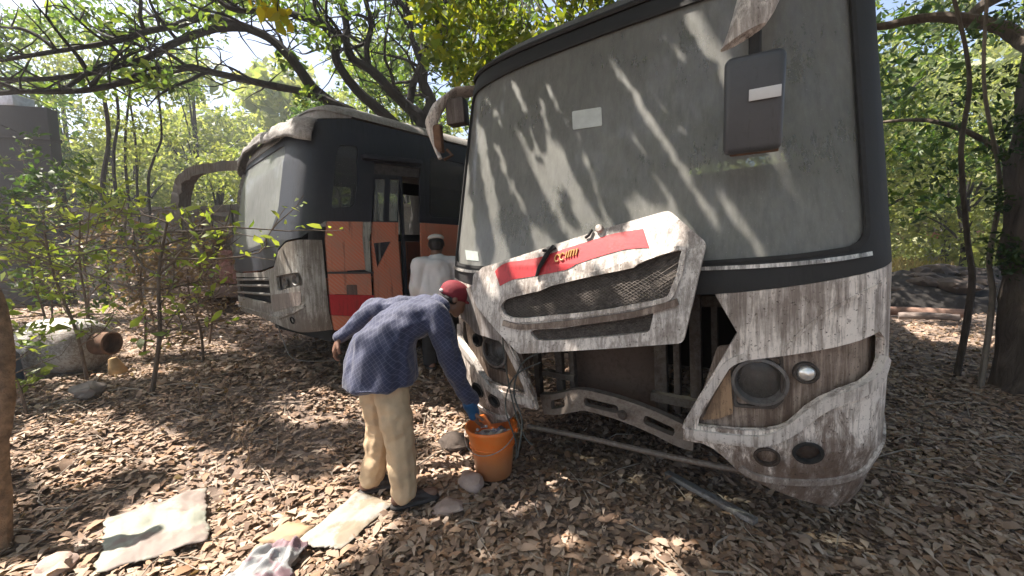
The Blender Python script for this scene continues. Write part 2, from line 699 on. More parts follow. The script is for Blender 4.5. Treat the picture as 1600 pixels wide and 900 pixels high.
def build_front_bus():
    bus = empty('derelict_bus', B1_LOC, B1_ROT, 'large derelict white bus with a torn loose front flap above its open engine bay', 'bus')
    # --- lower white corners either side of the open bay
    outer = XZ([(0.596, 1.163), (0.686, 0.984), (0.444, 0.502), (0.437, 0.400), (0.53, 0.40), (0.57, 0.385), (0.618, 0.345), (0.67, 0.285), (0.711, 0.246), (0.804, 0.205), (0.93, 0.150), (1.04, 0.105), (1.10, 0.09)])
    outer += [(U0 + 0.05, 0.16), (U0 + 0.3, 0.24), (U0 + 0.65, 0.26), (U0 + 0.65, 1.285)]
    outer += [(X2U(1.245, 1.27), 1.27), (X2U(1.15, 1.24), 1.24), (X2U(1.0, 1.213), 1.213), (X2U(0.85, 1.19), 1.19), (X2U(0.7, 1.172), 1.172)]
    recess = XZ([(0.655, 0.815), (0.70, 0.850), (0.77, 0.866), (0.846, 0.882), (0.95, 0.906), (1.041, 0.928), (1.13, 0.955), (1.20, 0.985), (1.222, 0.95), (1.222, 0.86), (1.205, 0.81), (1.149, 0.765), (1.07, 0.735), (1.0, 0.695), (0.95, 0.65), (0.918, 0.61), (0.885, 0.57), (0.847, 0.543), (0.79, 0.522), (0.70, 0.508), (0.60, 0.50), (0.510, 0.496), (0.520, 0.545), (0.569, 0.645)])
    fog = [circ(X2U(0.80, 0.388), 0.388, 0.046), circ(X2U(0.955, 0.437), 0.437, 0.052)]
    for sgn in (1, -1):
        f = (lambda L: L) if sgn == 1 else mirror
        P1('bumper_corner', f(outer), WHITE, bus, holes=[f(recess)] + [f(c) for c in fog], thick=0.03, extra_v=(0.55, 0.7, 0.9, 1.1))
        # headlamp housing sunk behind the opening
        hous = P1('headlamp_housing', f(round_poly(XZ([(0.60, 0.90), (1.235, 1.02), (1.24, 0.76), (1.08, 0.70), (0.94, 0.56), (0.86, 0.505), (0.47, 0.465)]), 0.02)), WHITE_LOW, bus, thick=0.012, off=-0.055, holes=[f(circ(X2U(0.775, 0.745), 0.742, 0.098)), f(circ(X2U(0.957, 0.798), 0.798, 0.038))])
        cu, cz = sgn * X2U(0.775, 0.745), 0.742
        c = M1(cu, cz, -0.06)
        ax = (M1(cu, cz, 0.1) - M1(cu, cz, -0.1)).normalized()
        hl = MB()
        hl.lathe([(0.118, 0.012), (0.116, 0.03), (0.102, 0.034), (0.096, 0.02), (0.088, -0.03), (0.060, -0.075), (0.02, -0.095), (0.0, -0.095)], c, 36, ax)
        h = hl.build('headlight', m_dirty('dull_reflector', (0.13, 0.125, 0.12), (0.05, 0.035, 0.03), 0.6, 0.5, 0.3), bus, angle=50)
        if sgn == 1:
            MB().lathe([(0.0, 0.012), (0.05, 0.008), (0.09, -0.006)], c, 32, ax).build('lens', m_dusty_glass('grimy_lens', (0.10, 0.085, 0.075), 0.62), h)
        cu2, cz2 = sgn * X2U(0.957, 0.798), 0.798
        c2 = M1(cu2, cz2, -0.05)
        ax2 = (M1(cu2, cz2, 0.1) - M1(cu2, cz2, -0.1)).normalized()
        if sgn == 1:
            mm, nt, b = newmat('chrome_lamp')
            b.inputs['Base Color'].default_value = (0.85, 0.84, 0.80, 1); b.inputs['Metallic'].default_value = 0.75; b.inputs['Roughness'].default_value = 0.28
            k = MB().lathe([(0.050, -0.01), (0.050, 0.016), (0.043, 0.022), (0.036, 0.012)], c2, 28, ax2).build('high_beam_lamp', DARKMETAL, bus)
            MB().lathe([(0.037, 0.008), (0.030, 0.024), (0.018, 0.032), (0.0, 0.035)], c2, 28, ax2).build('bulb_glass', mm, k)
        else:
            MB().lathe([(0.050, -0.01), (0.050, 0.016), (0.040, 0.02), (0.030, -0.02), (0.0, -0.04)], c2, 28, ax2).build('lamp_socket', VOID, bus)
        # square bezel round the big lamp and the amber indicator wedge
        bez_o = round_poly(f(XZ([(0.668, 0.862), (0.868, 0.878), (0.872, 0.66), (0.832, 0.615), (0.668, 0.605)])), 0.012, 2)
        bez_i = round_poly(f(XZ([(0.680, 0.850), (0.856, 0.864), (0.860, 0.668), (0.826, 0.628), (0.680, 0.618)])), 0.02, 3)
        P1('lamp_bezel', bez_o, DARKMETAL, bus, holes=[bez_i], thick=0.02, off=-0.035)
        ind = f(XZ([(0.655, 0.80), (0.665, 0.575), (0.60, 0.535), (0.528, 0.517), (0.585, 0.66)]))
        P1('indicator', round_poly(ind, 0.012, 2), m_dirty('stained_amber', (0.34, 0.22, 0.13), (0.09, 0.055, 0.038), 0.85, 0.5, dust=(0.34, 0.26, 0.19)), bus, thick=0.012, off=-0.030)
        # swooping moulding under the lamps, ridge above the valance
        sw = smooth2(XZ([(0.452, 0.450), (0.60, 0.455), (0.73, 0.466), (0.82, 0.490), (0.90, 0.556), (0.96, 0.625), (1.03, 0.685), (1.12, 0.727), (1.19, 0.775), (1.228, 0.86)]), 4)
        P1('lamp_moulding', f(strip(sw, 0.05)), WHITE_CLEAN, bus, thick=0.028, off=0.016)
        up = smooth2(XZ([(0.452, 0.47), (0.52, 0.60), (0.60, 0.755), (0.652, 0.835), (0.72, 0.875)]), 4)
        P1('edge_moulding', f(strip(up, 0.032)), WHITE_CLEAN, bus, thick=0.022, off=0.010)
        rd = smooth2(XZ([(0.69, 0.300), (0.74, 0.268), (0.82, 0.258), (0.95, 0.268), (1.08, 0.293), (1.17, 0.335), (1.22, 0.42)]) + [(U0 + 0.1, 0.60)], 4)
        P1('valance_ridge', f(strip(rd, 0.030)), WHITE_CLEAN, bus, thick=0.02, off=0.012)
        cr = smooth2(XZ([(0.86, 0.905), (0.93, 1.0), (1.02, 1.085), (1.12, 1.15), (1.2, 1.19)]), 4)
        P1('body_crease', f(strip(cr, 0.014)), WHITE, bus, thick=0.012, off=0.005)
        for q, (x, z, rr) in enumerate(((0.80, 0.388, 0.046), (0.955, 0.437, 0.052))):
            cu3 = sgn * X2U(x, z)
            c3 = M1(cu3, z, 0.0)
            a3 = (M1(cu3, z, 0.1) - M1(cu3, z, -0.1)).normalized()
            mt = WHITE_LOW if (q == 0 and sgn == 1) else (DARKMETAL if sgn == 1 else VOID)
            k = MB().lathe([(rr * 1.18, 0.002), (rr * 1.15, 0.010), (rr * 0.92, 0.010), (rr * 0.9, -0.02)], c3, 28, a3).build('fog_lamp', RUBBER if q else DARKMETAL, bus)
            MB().lathe([(rr * 0.93, -0.012), (rr * 0.6, -0.006 if sgn == 1 else -0.04), (0, -0.003 if sgn == 1 else -0.05)], c3, 24, a3).build('lamp_cover', mt, k)
    # --- black sill band under the windscreen with its bright strip, pillars, header: one dark surround
    zt = 1.172
    ring = []
    top_edge = lambda u: 2.735
    n = 48
    ring += [(-UE + (2 * UE) * k / 1, 2.735) for k in (0, 1)]
    low = [(UE, 1.287), (U0 + 0.6, 1.287)] + [(X2U(x, 1.25), z) for x, z in ((1.245, 1.272), (1.15, 1.242), (1.0, 1.215), (0.85, 1.192), (0.7, 1.174), (0.596, 1.165), (0.3, 1.15), (0, 1.147))]
    low = low + [(-u, z) for u, z in low[::-1]][1:]
    ring += low
    glass = round_poly([(X2U(1.10, 2.6), 2.60), (X2U(1.150, 1.36), 1.355), (X2U(0.9, 1.33), 1.326), (X2U(0.5, 1.32), 1.312), (0, 1.306), (-X2U(0.5, 1.32), 1.312), (-X2U(0.9, 1.33), 1.326), (-X2U(1.150, 1.36), 1.355), (-X2U(1.10, 2.6), 2.60), (-X2U(0.6, 2.6), 2.628), (0, 2.635), (X2U(0.6, 2.6), 2.628)], 0.09, 5)
    side_w = []
    for sg in (1, -1):
        for k in range(5):
            a = U0 + 0.25 + k * 1.62
            L = round_poly([(sg * a, 2.5), (sg * (a + 1.5), 2.5), (sg * (a + 1.5), 1.42), (sg * a, 1.42)], 0.06, 3)
            side_w.append(L if sg == 1 else L[::-1])
    P1('windscreen_surround', ring, BLACKP, bus, holes=[glass] + side_w, thick=0.035, extra_v=(2.45, 2.55))
    wm = patch_mesh([(u * 1.012, 1.95 + (z - 1.95) * 1.02) for u, z in glass], [], M1, UC, ZC + [2.45, 2.55], 0.008, -0.012)
    wm.build('windscreen', m_dusty_glass('dust_coated_windscreen', (0.25, 0.242, 0.22), 0.58, sheen=0.5), bus, angle=0)
    for L in side_w:
        uc = sum(p[0] for p in L) / len(L)
        patch_mesh([(uc + (u - uc) * 1.02, 1.96 + (z - 1.96) * 1.02) for u, z in L], [], M1, UC, ZC, 0.006, -0.02).build('side_window', m_dusty_glass('dirty_side_glass', (0.07, 0.07, 0.07), 0.75), bus, angle=0)
    st = [(X2U(x, 1.29), z) for x, z in ((-1.16, 1.318), (-0.9, 1.293), (-0.5, 1.283), (0, 1.277), (0.5, 1.283), (0.9, 1.293), (1.16, 1.318))]
    P1('bright_strip', strip(smooth2(st, 4), 0.017), m_dirty('scuffed_bright_strip', (0.65, 0.62, 0.58), (0.03, 0.03, 0.03), 0.75, 0.35, 0.4), bus, thick=0.012, off=0.010)
    # windscreen gasket line
    P1('windscreen_gasket', [(u * 1.012, 1.95 + (z - 1.95) * 1.018) for u, z in glass], RUBBER, bus, holes=[[(u * 0.994, 1.95 + (z - 1.95) * 0.99) for u, z in glass]], thick=0.012, off=0.006)
    P1('paper_sticker', round_poly(XZ([(-0.19, 2.225), (-0.005, 2.205), (0.005, 2.095), (-0.178, 2.112)]), 0.008, 2), m_plain('sun_bleached_paper', (0.50, 0.52, 0.49), 0.8, 0, 0.1, 20), bus, thick=0.003, off=-0.0085)
    P1('torn_label', XZ([(-1.02, 1.445), (-0.87, 1.428), (-0.85, 1.365), (-0.99, 1.375)]), m_plain('old_label', (0.36, 0.40, 0.37), 0.8, 0, 0.15, 20), bus, thick=0.003, off=-0.0085)
    # --- roof
    roof = []
    us = [-UE, -U0 - 3, -U0] + [k * 0.055 for k in range(-26, 27)] + [U0, U0 + 3, UE]
    rz = [2.735, 2.80, 2.86, 2.91, 2.96, 3.0, 3.02]
    vs, fs = [], []
    for z in rz:
        for u in us:
            p = M1(u, z, 0.012 if z < 2.8 else 0.0)
            if p.y > LEN1:
                p.y = LEN1
            vs.append(p)
    nu = len(us)
    for j in range(len(rz) - 1):
        for i in range(nu - 1):
            fs.append((j * nu + i, j * nu + i + 1, (j + 1) * nu + i + 1, (j + 1) * nu + i))
    top = [(len(rz) - 1) * nu + i for i in range(nu)]
    fs.append(tuple(top))
    r = MB().add(vs, fs)
    r.build('roof', ROOFGREY, bus, angle=50)
    # rain gutter with litter along the roof's front edge
    MB().tube([M1(u, 2.742, 0.014) for u in [k * 0.05 for k in range(-31, 32)]], 0.016, 6).build('roof_gutter', BLACKP, bus)
    # --- sides and tail below the windows
    for sg in (1, -1):
        L = [(sg * (U0 + 0.66), 0.28), (sg * (U0 + 1.6), 0.28), (sg * (U0 + 1.75), 0.62), (sg * (U0 + 2.0), 0.84), (sg * (U0 + 2.35), 0.84), (sg * (U0 + 2.6), 0.62), (sg * (U0 + 2.75), 0.28), (sg * UE, 0.32), (sg * UE, 1.283), (sg * (U0 + 0.66), 1.283)]
        if sg == -1:
            L = L[::-1]
        P1('side_panel', L, WHITE, bus, thick=0.03)
        wc = Vector((sg * 1.08, D0 + 2.17, 0.36))
        w = MB().lathe([(0.47, -0.13), (0.49, -0.10), (0.49, 0.10), (0.47, 0.13), (0.30, 0.13), (0.28, 0.06), (0.0, 0.06)], wc, 28, (sg, 0, 0)).build('wheel', RUBBER, bus)
        MB().lathe([(0.29, 0.075), (0.25, 0.05), (0.12, 0.12), (0.0, 0.12)], wc, 20, (sg, 0, 0)).build('rim', DARKMETAL, w)
        wc = Vector((sg * 1.06, 6.6, 0.30))
        MB().lathe([(0.47, -0.2), (0.49, -0.10), (0.49, 0.10), (0.47, 0.13), (0.30, 0.13), (0.28, 0.06), (0.0, 0.06)], wc, 28, (sg, 0, 0)).build('wheel', RUBBER, bus)
    MB().box((0, LEN1 - 0.02, 1.55), (2.46, 0.04, 2.5), None, 0.01).build('tail_panel', WHITE, bus)
    MB().box((0, 4.9, 0.55), (2.4, 7.9, 0.08)).box((0, 0.95, 0.95), (2.3, 0.03, 0.9)).box((0, 0.62, 1.36), (2.1, 0.5, 0.03)).build('floor_and_bulkhead', VOID, bus)
    # --- dashboard, steering wheel and seats dimly behind the glass
    MB().box((0, 0.55, 1.30), (2.0, 0.5, 0.10), (0.2, 0, 0), 0.03).build('dashboard', VOID, bus)
    sw = [(0.55 + 0.22 * math.cos(a), 0.95 + 0.14 * math.sin(a), 1.52 + 0.17 * math.sin(a)) for a in np.linspace(0, 2 * math.pi, 25)]
    MB().tube(sw, 0.016, 6).bar((0.55, 0.95, 1.5), (0.55, 0.75, 1.3), 0.05, 0.05).build('steering_wheel', RUBBER, bus)
    for x, y in ((0.6, 1.5), (-0.6, 2.4), (0.6, 2.9), (-0.6, 3.6), (0.6, 4.1)):
        MB().box((x, y, 1.45), (0.75, 0.12, 0.75), (-0.15, 0, 0), 0.04).box((x, y - 0.25, 1.1), (0.75, 0.5, 0.12), None, 0.03).build('seat', m_plain('old_seat_cloth', (0.09, 0.085, 0.085), 0.9), bus)
    # --- open bay: radiator, uprights, arched member, lower bar, hoses
    rd = MB().box((-0.07, 0.42, 0.62), (0.62, 0.07, 0.52), None, 0.01)
    rd.build('radiator', m_dirty('dusty_radiator', (0.085, 0.06, 0.046), (0.05, 0.032, 0.022), 0.55, 0.9, 0, False, 0.2, dust=(0.12, 0.085, 0.065)), bus)
    fr = MB()
    for x, w_ in ((-0.40, 0.05), (-0.30, 0.035), (0.27, 0.07), (0.36, 0.035), (0.46, 0.06)):
        fr.bar((x, 0.30, 0.42), (x, 0.30, 1.12), w_, 0.05, (0, 1, 0), 0.006)
    fr.bar((-0.52, 0.28, 0.56), (-0.28, 0.28, 0.55), 0.05, 0.04)
    fr.bar((0.22, 0.26, 0.52), (0.60, 0.26, 0.50), 0.05, 0.05)
    fr.bar((-0.95, 0.32, 1.08), (0.95, 0.32, 1.08), 0.05, 0.06)
    fr.bar((0.55, 0.34, 0.35), (0.55, 0.34, 1.1), 0.03, 0.04, (0, 1, 0))
    fr.bar((-0.6, 0.34, 0.35), (-0.6, 0.34, 1.1), 0.04, 0.05, (0, 1, 0))
    fr.build('bay_frame', DARKMETAL, bus)
    arch = [(-0.50, 0.362), (-0.40, 0.385), (-0.28, 0.43), (-0.17, 0.468), (0.0, 0.462), (0.15, 0.435), (0.28, 0.395), (0.40, 0.345), (0.46, 0.335)]
    arch_u = strip(smooth2(arch, 4), 0.135)
    slots = [round_poly([(-0.42, 0.345), (-0.30, 0.395), (-0.31, 0.455), (-0.42, 0.405)], 0.02, 2), round_poly([(-0.16, 0.435), (0.06, 0.425), (0.06, 0.475), (-0.16, 0.49)], 0.02, 2), round_poly([(0.20, 0.39), (0.36, 0.335), (0.37, 0.385), (0.21, 0.445)], 0.02, 2)]
    def marc(u, v, off=0.0):
        return Vector((u, 0.13 + 0.25 * u * u - off, v))
    patch_mesh(arch_u, slots, marc, UC, [], 0.05).build('front_crossmember', m_dirty('bare_chassis_steel', (0.17, 0.14, 0.115), (0.10, 0.065, 0.045), 0.6, 0.7, 0.1, False), bus)
    MB().lathe([(0.022, 0), (0.03, 0.015), (0.02, 0.03), (0, 0.03)], (0.10, 0.10, 0.445), 12, (0, -1, 0)).build('tow_eye', DARKMETAL, bus)
    la, lc = M1(X2U(-0.56, 0.24), 0.232, -0.02), M1(X2U(0.74, 0.24), 0.250, -0.03)
    lb = [la, la.lerp(lc, 0.35) + Vector((0, 0, 0.004)), la.lerp(lc, 0.7) - Vector((0, 0, 0.005)), lc]
    MB().tube(smoothline(lb, 5), 0.017, 8).build('bumper_bar', m_dirty('scraped_steel_bar', (0.10, 0.085, 0.072), (0.08, 0.05, 0.035), 0.7, 0.6, 0.2, False), bus)
    for pts, r_ in ((((-0.62, -0.03, 0.95), (-0.60, -0.06, 0.75), (-0.55, -0.07, 0.45), (-0.50, -0.05, 0.25), (-0.46, -0.02, 0.18)), 0.005),
                    (((-0.38, 0.10, 0.78), (-0.52, 0.02, 0.70), (-0.56, -0.04, 0.52), (-0.50, -0.06, 0.34), (-0.53, -0.10, 0.12)), 0.006),
                    (((-0.42, 0.08, 0.70), (-0.56, -0.02, 0.62), (-0.63, -0.05, 0.42), (-0.56, -0.06, 0.20), (-0.58, -0.05, 0.06)), 0.005)):
        MB().tube(smoothline(pts, 6), r_, 6).build('hose', m_plain('old_hose', (0.06, 0.065, 0.06), 0.7), bus)
    # --- the loose flap
    HOFF = lambda z: 0.05 + min(1, max(0, 1.55 - z)) * 0.22
    def MH(u, z, off=0.0):
        return M1(u, z, HOFF(z) + off)
    hat = XZ([(-0.77, 1.28), (-0.70, 1.305), (-0.601, 1.326), (-0.274, 1.407), (0.061, 1.491), (0.380, 1.558), (0.403, 1.555), (0.567, 1.388), (0.482, 0.966), (0.14, 0.912), (-0.388, 0.837), (-0.559, 0.96), (-0.72, 1.09), (-0.765, 1.17)])
    g1 = smooth2(XZ([(-0.534, 1.10), (-0.50, 1.145), (-0.40, 1.175), (-0.195, 1.217), (0.034, 1.266), (0.252, 1.306), (0.387, 1.35), (0.470, 1.37)]), 3)[:-1] + smooth2(XZ([(0.478, 1.36), (0.463, 1.261), (0.433, 1.185), (0.397, 1.154), (0.25, 1.12), (0.096, 1.088), (-0.186, 1.05), (-0.399, 1.025), (-0.492, 1.042), (-0.53, 1.085)]), 3)
    g2 = XZ([(-0.325, 0.962), (-0.29, 0.978), (-0.113, 0.996), (0.134, 1.051), (0.355, 1.10), (0.337, 1.005), (0.137, 0.97), (-0.129, 0.932), (-0.272, 0.92)])
    flap = patch_mesh(round_poly(hat, 0.02, 3), [g1, round_poly(g2, 0.02, 3)], MH, UC, [0.85, 0.95, 1.05, 1.15, 1.25, 1.35, 1.45], 0.035).build('front_flap', WHITE_CLEAN, bus, angle=40)
    patch_mesh(strip(g1 + [g1[0]], 0.022), [], MH, UC, [1.1, 1.2, 1.3], 0.02, 0.012).build('grille_rim', WHITE, flap)
    patch_mesh(strip(smooth2(XZ([(-0.50, 1.005), (-0.38, 0.99), (-0.18, 1.012), (0.1, 1.055), (0.30, 1.095), (0.46, 1.15)]), 4), 0.03), [], MH, UC, [1.0, 1.1], 0.022, 0.016).build('grille_bar', WHITE_LOW, flap)
    stripe = smooth2(XZ([(-0.594, 1.291), (-0.513, 1.328), (-0.40, 1.340), (-0.296, 1.352), (-0.218, 1.372), (-0.1, 1.405), (0.012, 1.432), (0.135, 1.462), (0.281, 1.475)]), 3) + smooth2(XZ([(0.319, 1.377), (0.23, 1.376), (0.16, 1.366), (0.027, 1.331), (-0.08, 1.30), (-0.202, 1.277), (-0.359, 1.255), (-0.46, 1.24), (-0.541, 1.205)]), 3)
    patch_mesh(stripe, [], MH, UC, [1.25, 1.35, 1.45], 0.006, 0.0035).build('red_stripe', REDP, flap)
    # remains of a gold badge: a curl and a few uprights, too worn to read
    bd = MB()
    def onf(x, z, o=0.010):
        return MH(X2U(x, z), z, o)
    def stroke(pts, r_=0.0045):
        bd.tube([onf(x, z) for x, z in pts], r_, 5)
    for cx, cz in ((-0.172, 1.343), (-0.143, 1.350)):
        stroke([(cx + 0.014 * math.cos(a), cz + 0.020 * math.sin(a)) for a in np.linspace(0.6, 5.6, 10)])
    for cx in (-0.120, -0.106, -0.092, -0.076, -0.060):
        cz = 1.357 + (cx + 0.12) * 0.25
        stroke([(cx, cz - 0.018), (cx + 0.003, cz + 0.020)])
    stroke([(-0.106, 1.378), (-0.092, 1.382), (-0.076, 1.384)])
    bd.build('worn_badge', GOLD, flap)
    bk = MB()
    bk.tube([onf(-0.290, 1.262, 0.012), onf(-0.27, 1.30, 0.02), onf(-0.235, 1.36, 0.022), onf(-0.205, 1.415, 0.016)], [0.008, 0.012, 0.014, 0.008], 7)
    bk.tube([onf(-0.27, 1.39, 0.01), onf(-0.22, 1.385, 0.018), onf(-0.19, 1.405, 0.012)], 0.009, 6)
    bk.build('broken_catch', VOID, flap)
    bk = MB()
    bk.tube([onf(-0.02, 1.447, 0.012), onf(0.0, 1.46, 0.016), onf(0.012, 1.49, 0.012)], 0.008, 6)
    bk.build('broken_catch', VOID, flap)
    MB().lathe([(0, 0.025), (0.018, 0.02), (0.024, 0.004), (0.02, -0.01)], onf(0.055, 1.492, 0.01), 12, (0, -1, 0.3)).build('flap_knob', WHITE_CLEAN, flap)
    for gname, gp, st_ in (('grille_mesh', g1, 0.015), ('lower_grille_mesh', g2, 0.015)):
        lo = (min(p[0] for p in gp), min(p[1] for p in gp)); hi = (max(p[0] for p in gp), max(p[1] for p in gp))
        gm = MB()
        def inside(u, z):
            c_ = False
            for i in range(len(gp)):
                (x1, y1), (x2, y2) = gp[i - 1], gp[i]
                if (y1 > z) != (y2 > z) and u < (x2 - x1) * (z - y1) / (y2 - y1) + x1:
                    c_ = not c_
            return c_
        # woven mesh: two slanted sets of wires
        kk = 0
        for sl in (0.55, -0.55):
            t0 = lo[1] - 0.4
            while t0 < hi[1] + 0.4:
                run = []
                u = lo[0]
                while u < hi[0]:
                    z = t0 + sl * (u - lo[0])
                    if inside(u, z):
                        run.append(MH(u, z, -0.020))
                    else:
                        if len(run) > 1:
                            gm.tube([run[0], run[len(run) // 2], run[-1]], 0.0019, 4, cap=False)
                        run = []
                    u += 0.012
                if len(run) > 1:
                    gm.tube([run[0], run[len(run) // 2], run[-1]], 0.0019, 4, cap=False)
                t0 += st_
        gm.build(gname, m_dirty('clogged_mesh', (0.06, 0.05, 0.042), (0.03, 0.022, 0.018), 0.6, 0.8, 0.1, False), flap)
        patch_mesh([(sum(p[0] for p in gp) / len(gp) + (u - sum(p[0] for p in gp) / len(gp)) * 1.02, z) for u, z in gp], [], MH, UC, [1.0, 1.1, 1.2, 1.3], 0.004, -0.036).build('grille_backing', m_dirty('dark_backing_sheet', (0.045, 0.037, 0.031), (0.02, 0.015, 0.012), 0.5, 0.95, 0, False), flap)  # dark sheet closing the opening behind the mesh
    for pts, r_ in (([M1(X2U(0.1, 1.3), 1.3, -0.02), MH(X2U(0.12, 1.34), 1.34, -0.02)], 0.012), ([M1(X2U(-0.6, 1.2), 1.2, -0.02), MH(X2U(-0.6, 1.2), 1.2, -0.02)], 0.012), ([M1(X2U(0.45, 1.05), 1.08, -0.3), MH(X2U(0.45, 1.02), 1.02, -0.02)], 0.010)):
        MB().tube(pts, r_, 6).build('flap_hinge', DARKMETAL, flap)
    # --- torn plastic on the left corner of the face
    P1('torn_corner_panel', smooth2(XZ([(-1.17, 1.19), (-0.98, 1.17), (-0.80, 1.22), (-0.74, 1.12), (-0.66, 1.0), (-0.60, 0.90), (-0.66, 0.845), (-0.78, 0.86), (-0.88, 0.875), (-0.98, 0.95), (-1.10, 0.97), (-1.20, 1.05)]), 3), m_dirty('soiled_plastic', (0.42, 0.39, 0.38), (0.13, 0.10, 0.085), 0.75, 0.6), bus, thick=0.02, off=0.028)
    # --- mirrors
    mr = MB()
    b = bmesh.new()
    bmesh.ops.create_cube(b, size=1)
    bmesh.ops.scale(b, vec=(0.205, 0.10, 0.365), verts=b.verts)
    bmesh.ops.bevel(b, geom=b.edges[:], offset=0.028, segments=4, profile=0.5, affect='EDGES')
    bmesh.ops.rotate(b, matrix=Euler((0.12, 0.03, 0.10)).to_matrix(), verts=b.verts)
    bmesh.ops.translate(b, vec=(0.757, -0.11, 1.945), verts=b.verts)
    mr.bm(b)
    mir = mr.build('wing_mirror', m_dirty('scuffed_black_plastic', (0.05, 0.052, 0.058), (0.02, 0.02, 0.02), 0.2, 0.42, dust=(0.11, 0.11, 0.115), speck=0.1), bus)
    MB().box((0.800, -0.172, 1.965), (0.105, 0.006, 0.042), (0.12, 0.03, 0.10), 0.002).build('reflective_patch', m_plain('white_sticker', (0.62, 0.62, 0.62), 0.5, 0, 0.08), mir)
    MB().box((0.757, -0.085, 1.765), (0.17, 0.06, 0.012), (0.12, 0.03, 0.10), 0.004).build('mirror_base_trim', RUST, mir)
    hood = [(0.655, -0.13, 2.235), (0.70, -0.15, 2.26), (0.80, -0.12, 2.275), (0.84, -0.09, 2.31), (0.885, -0.06, 2.40), (0.90, 0.05, 2.52), (0.90, 0.25, 2.66), (0.72, 0.25, 2.66), (0.72, 0.05, 2.56), (0.695, -0.06, 2.42)]
    ho = MB()
    sec = []
    for c_, (wx, wz) in (((0.725, -0.135, 2.20), (0.075, 0.02)), ((0.750, -0.120, 2.25), (0.080, 0.04)), ((0.775, -0.09, 2.33), (0.085, 0.05)), ((0.795, -0.02, 2.44), (0.09, 0.055)), ((0.805, 0.10, 2.56), (0.09, 0.055)), ((0.81, 0.30, 2.68), (0.09, 0.055))):
        sec.append([Vector(c_) + Vector((wx * math.cos(a) * 1.05, -wz * 0.8 * math.sin(a), wz * math.sin(a) * 0.5 + 0.35 * wx * math.cos(a))) for a in np.linspace(0, 2 * math.pi, 17)[:-1]])
    vs = [v for s_ in sec for v in s_]
    fs = [(i * 16 + k, i * 16 + (k + 1) % 16, (i + 1) * 16 + (k + 1) % 16, (i + 1) * 16 + k) for i in range(len(sec) - 1) for k in range(16)] + [tuple(range(16))[::-1]]
    MB().add(vs, fs).build('mirror_arm_cover', WHITE_CLEAN, bus)
    MB().tube([(0.765, -0.10, 2.22), (0.765, -0.11, 2.12), (0.765, -0.11, 2.06)], 0.022, 8).build('mirror_stem', RUBBER, bus)
    MB().box((-1.36, 0.58, 2.56), (0.16, 0.12, 0.20), (0, 0, 0.3), 0.012).build('broken_mirror', m_dirty('weathered_black', (0.03, 0.025, 0.025), (0.05, 0.025, 0.02), 0.5, 0.6), bus)
    sec = []
    for c_, (wx, wz) in (((-1.25, 0.72, 2.74), (0.06, 0.05)), ((-1.40, 0.58, 2.71), (0.085, 0.06)), ((-1.47, 0.49, 2.62), (0.085, 0.07)), ((-1.505, 0.44, 2.52), (0.075, 0.06)), ((-1.525, 0.43, 2.42), (0.035, 0.035)), ((-1.50, 0.43, 2.29), (0.014, 0.02)), ((-1.455, 0.43, 2.19), (0.014, 0.02))):
        sec.append([Vector(c_) + Vector((wx * math.cos(a), wz * math.sin(a), 0.5 * wx * math.cos(a))) for a in np.linspace(0, 2 * math.pi, 13)[:-1]])
    vs = [v for s_ in sec for v in s_]
    fs = [(i * 12 + k, i * 12 + (k + 1) % 12, (i + 1) * 12 + (k + 1) % 12, (i + 1) * 12 + k) for i in range(len(sec) - 1) for k in range(12)] + [tuple(range(12))[::-1], tuple(range((len(sec) - 1) * 12, len(sec) * 12))]
    MB().add(vs, fs).build('mirror_arm_cover', WHITE_CLEAN, bus)
    MB().box((-1.475, 0.45, 2.35), (0.07, 0.06, 0.22), (0, 0, 0.3), 0.01).tube([(-1.44, 0.5, 2.27), (-1.40, 0.52, 2.22), (-1.43, 0.45, 2.18)], 0.012, 6).build('mirror_mechanism', RUST, bus)
    return bus


front_bus = build_front_bus()

# ------------------------------------------------------------------ rear bus
B2_LOC = Vector((-2.88103, 4.45392, 0.54074))
B2_ROT = (-0.01149, -0.014785, -0.76039)
B2_M = Matrix.Translation(B2_LOC) @ Euler(B2_ROT).to_matrix().to_4x4()
W2, D2, N2 = 1.15, 0.27, 4.4
Z2K = [0.2, 0.32, 0.5, 1.2, 2.0, 2.35, 2.47, 2.58, 2.66, 2.70]
F2K = [0.10, 0.06, 0.03, 0.02, 0.14, 0.24, 0.30, 0.42, 0.75, 1.3]
W2K = [1.08, 1.13, 1.15, 1.15, 1.15, 1.14, 1.125, 1.05, 0.85, 0.5]
_X2 = np.sign(np.sin(_th)) * np.abs(np.sin(_th)) ** (2 / N2)
_Y2 = D2 * (1 - np.cos(_th) ** (2 / N2))
_U2 = np.concatenate([[0], np.cumsum(np.hypot(np.diff(_X2 * W2), np.diff(_Y2)))])
_U2 -= _U2[-1] / 2
U02 = _U2[-1]
LEN2 = 7.4


def S2(u, z):
    w = float(np.interp(z, Z2K, W2K)); f = float(np.interp(z, Z2K, F2K))
    au = abs(u)
    ext = 0.12 if u < 0 else 0.0
    if au < U02:
        x = float(np.interp(u, _U2, _X2)) * w
        return Vector((x - ext * min(1, au / 0.6), f + float(np.interp(u, _U2, _Y2)), z))
    fade = max(0.0, 1 - (au - U02) / 2.0)
    return Vector((math.copysign(w, u) - ext, D2 + f * fade + au - U02, z))


def M2(u, z, off=0.0):
    p = S2(u, z)
    if off:
        e = 0.004
        n = (S2(u + e, z) - S2(u - e, z)).cross(S2(u, z + e) - S2(u, z - e))
        n.normalize()
        p = p + n * off
    return p


def X2U2(x):
    return float(np.interp(min(1, max(-1, x / W2)), _X2, _U2))


def Y2U2(y):
    return U02 + (y - D2)


UC2 = [k * 0.07 for k in range(-20, 21)]
ZC2 = [0.32, 0.5, 0.8, 1.2, 1.6, 2.0, 2.35, 2.47]


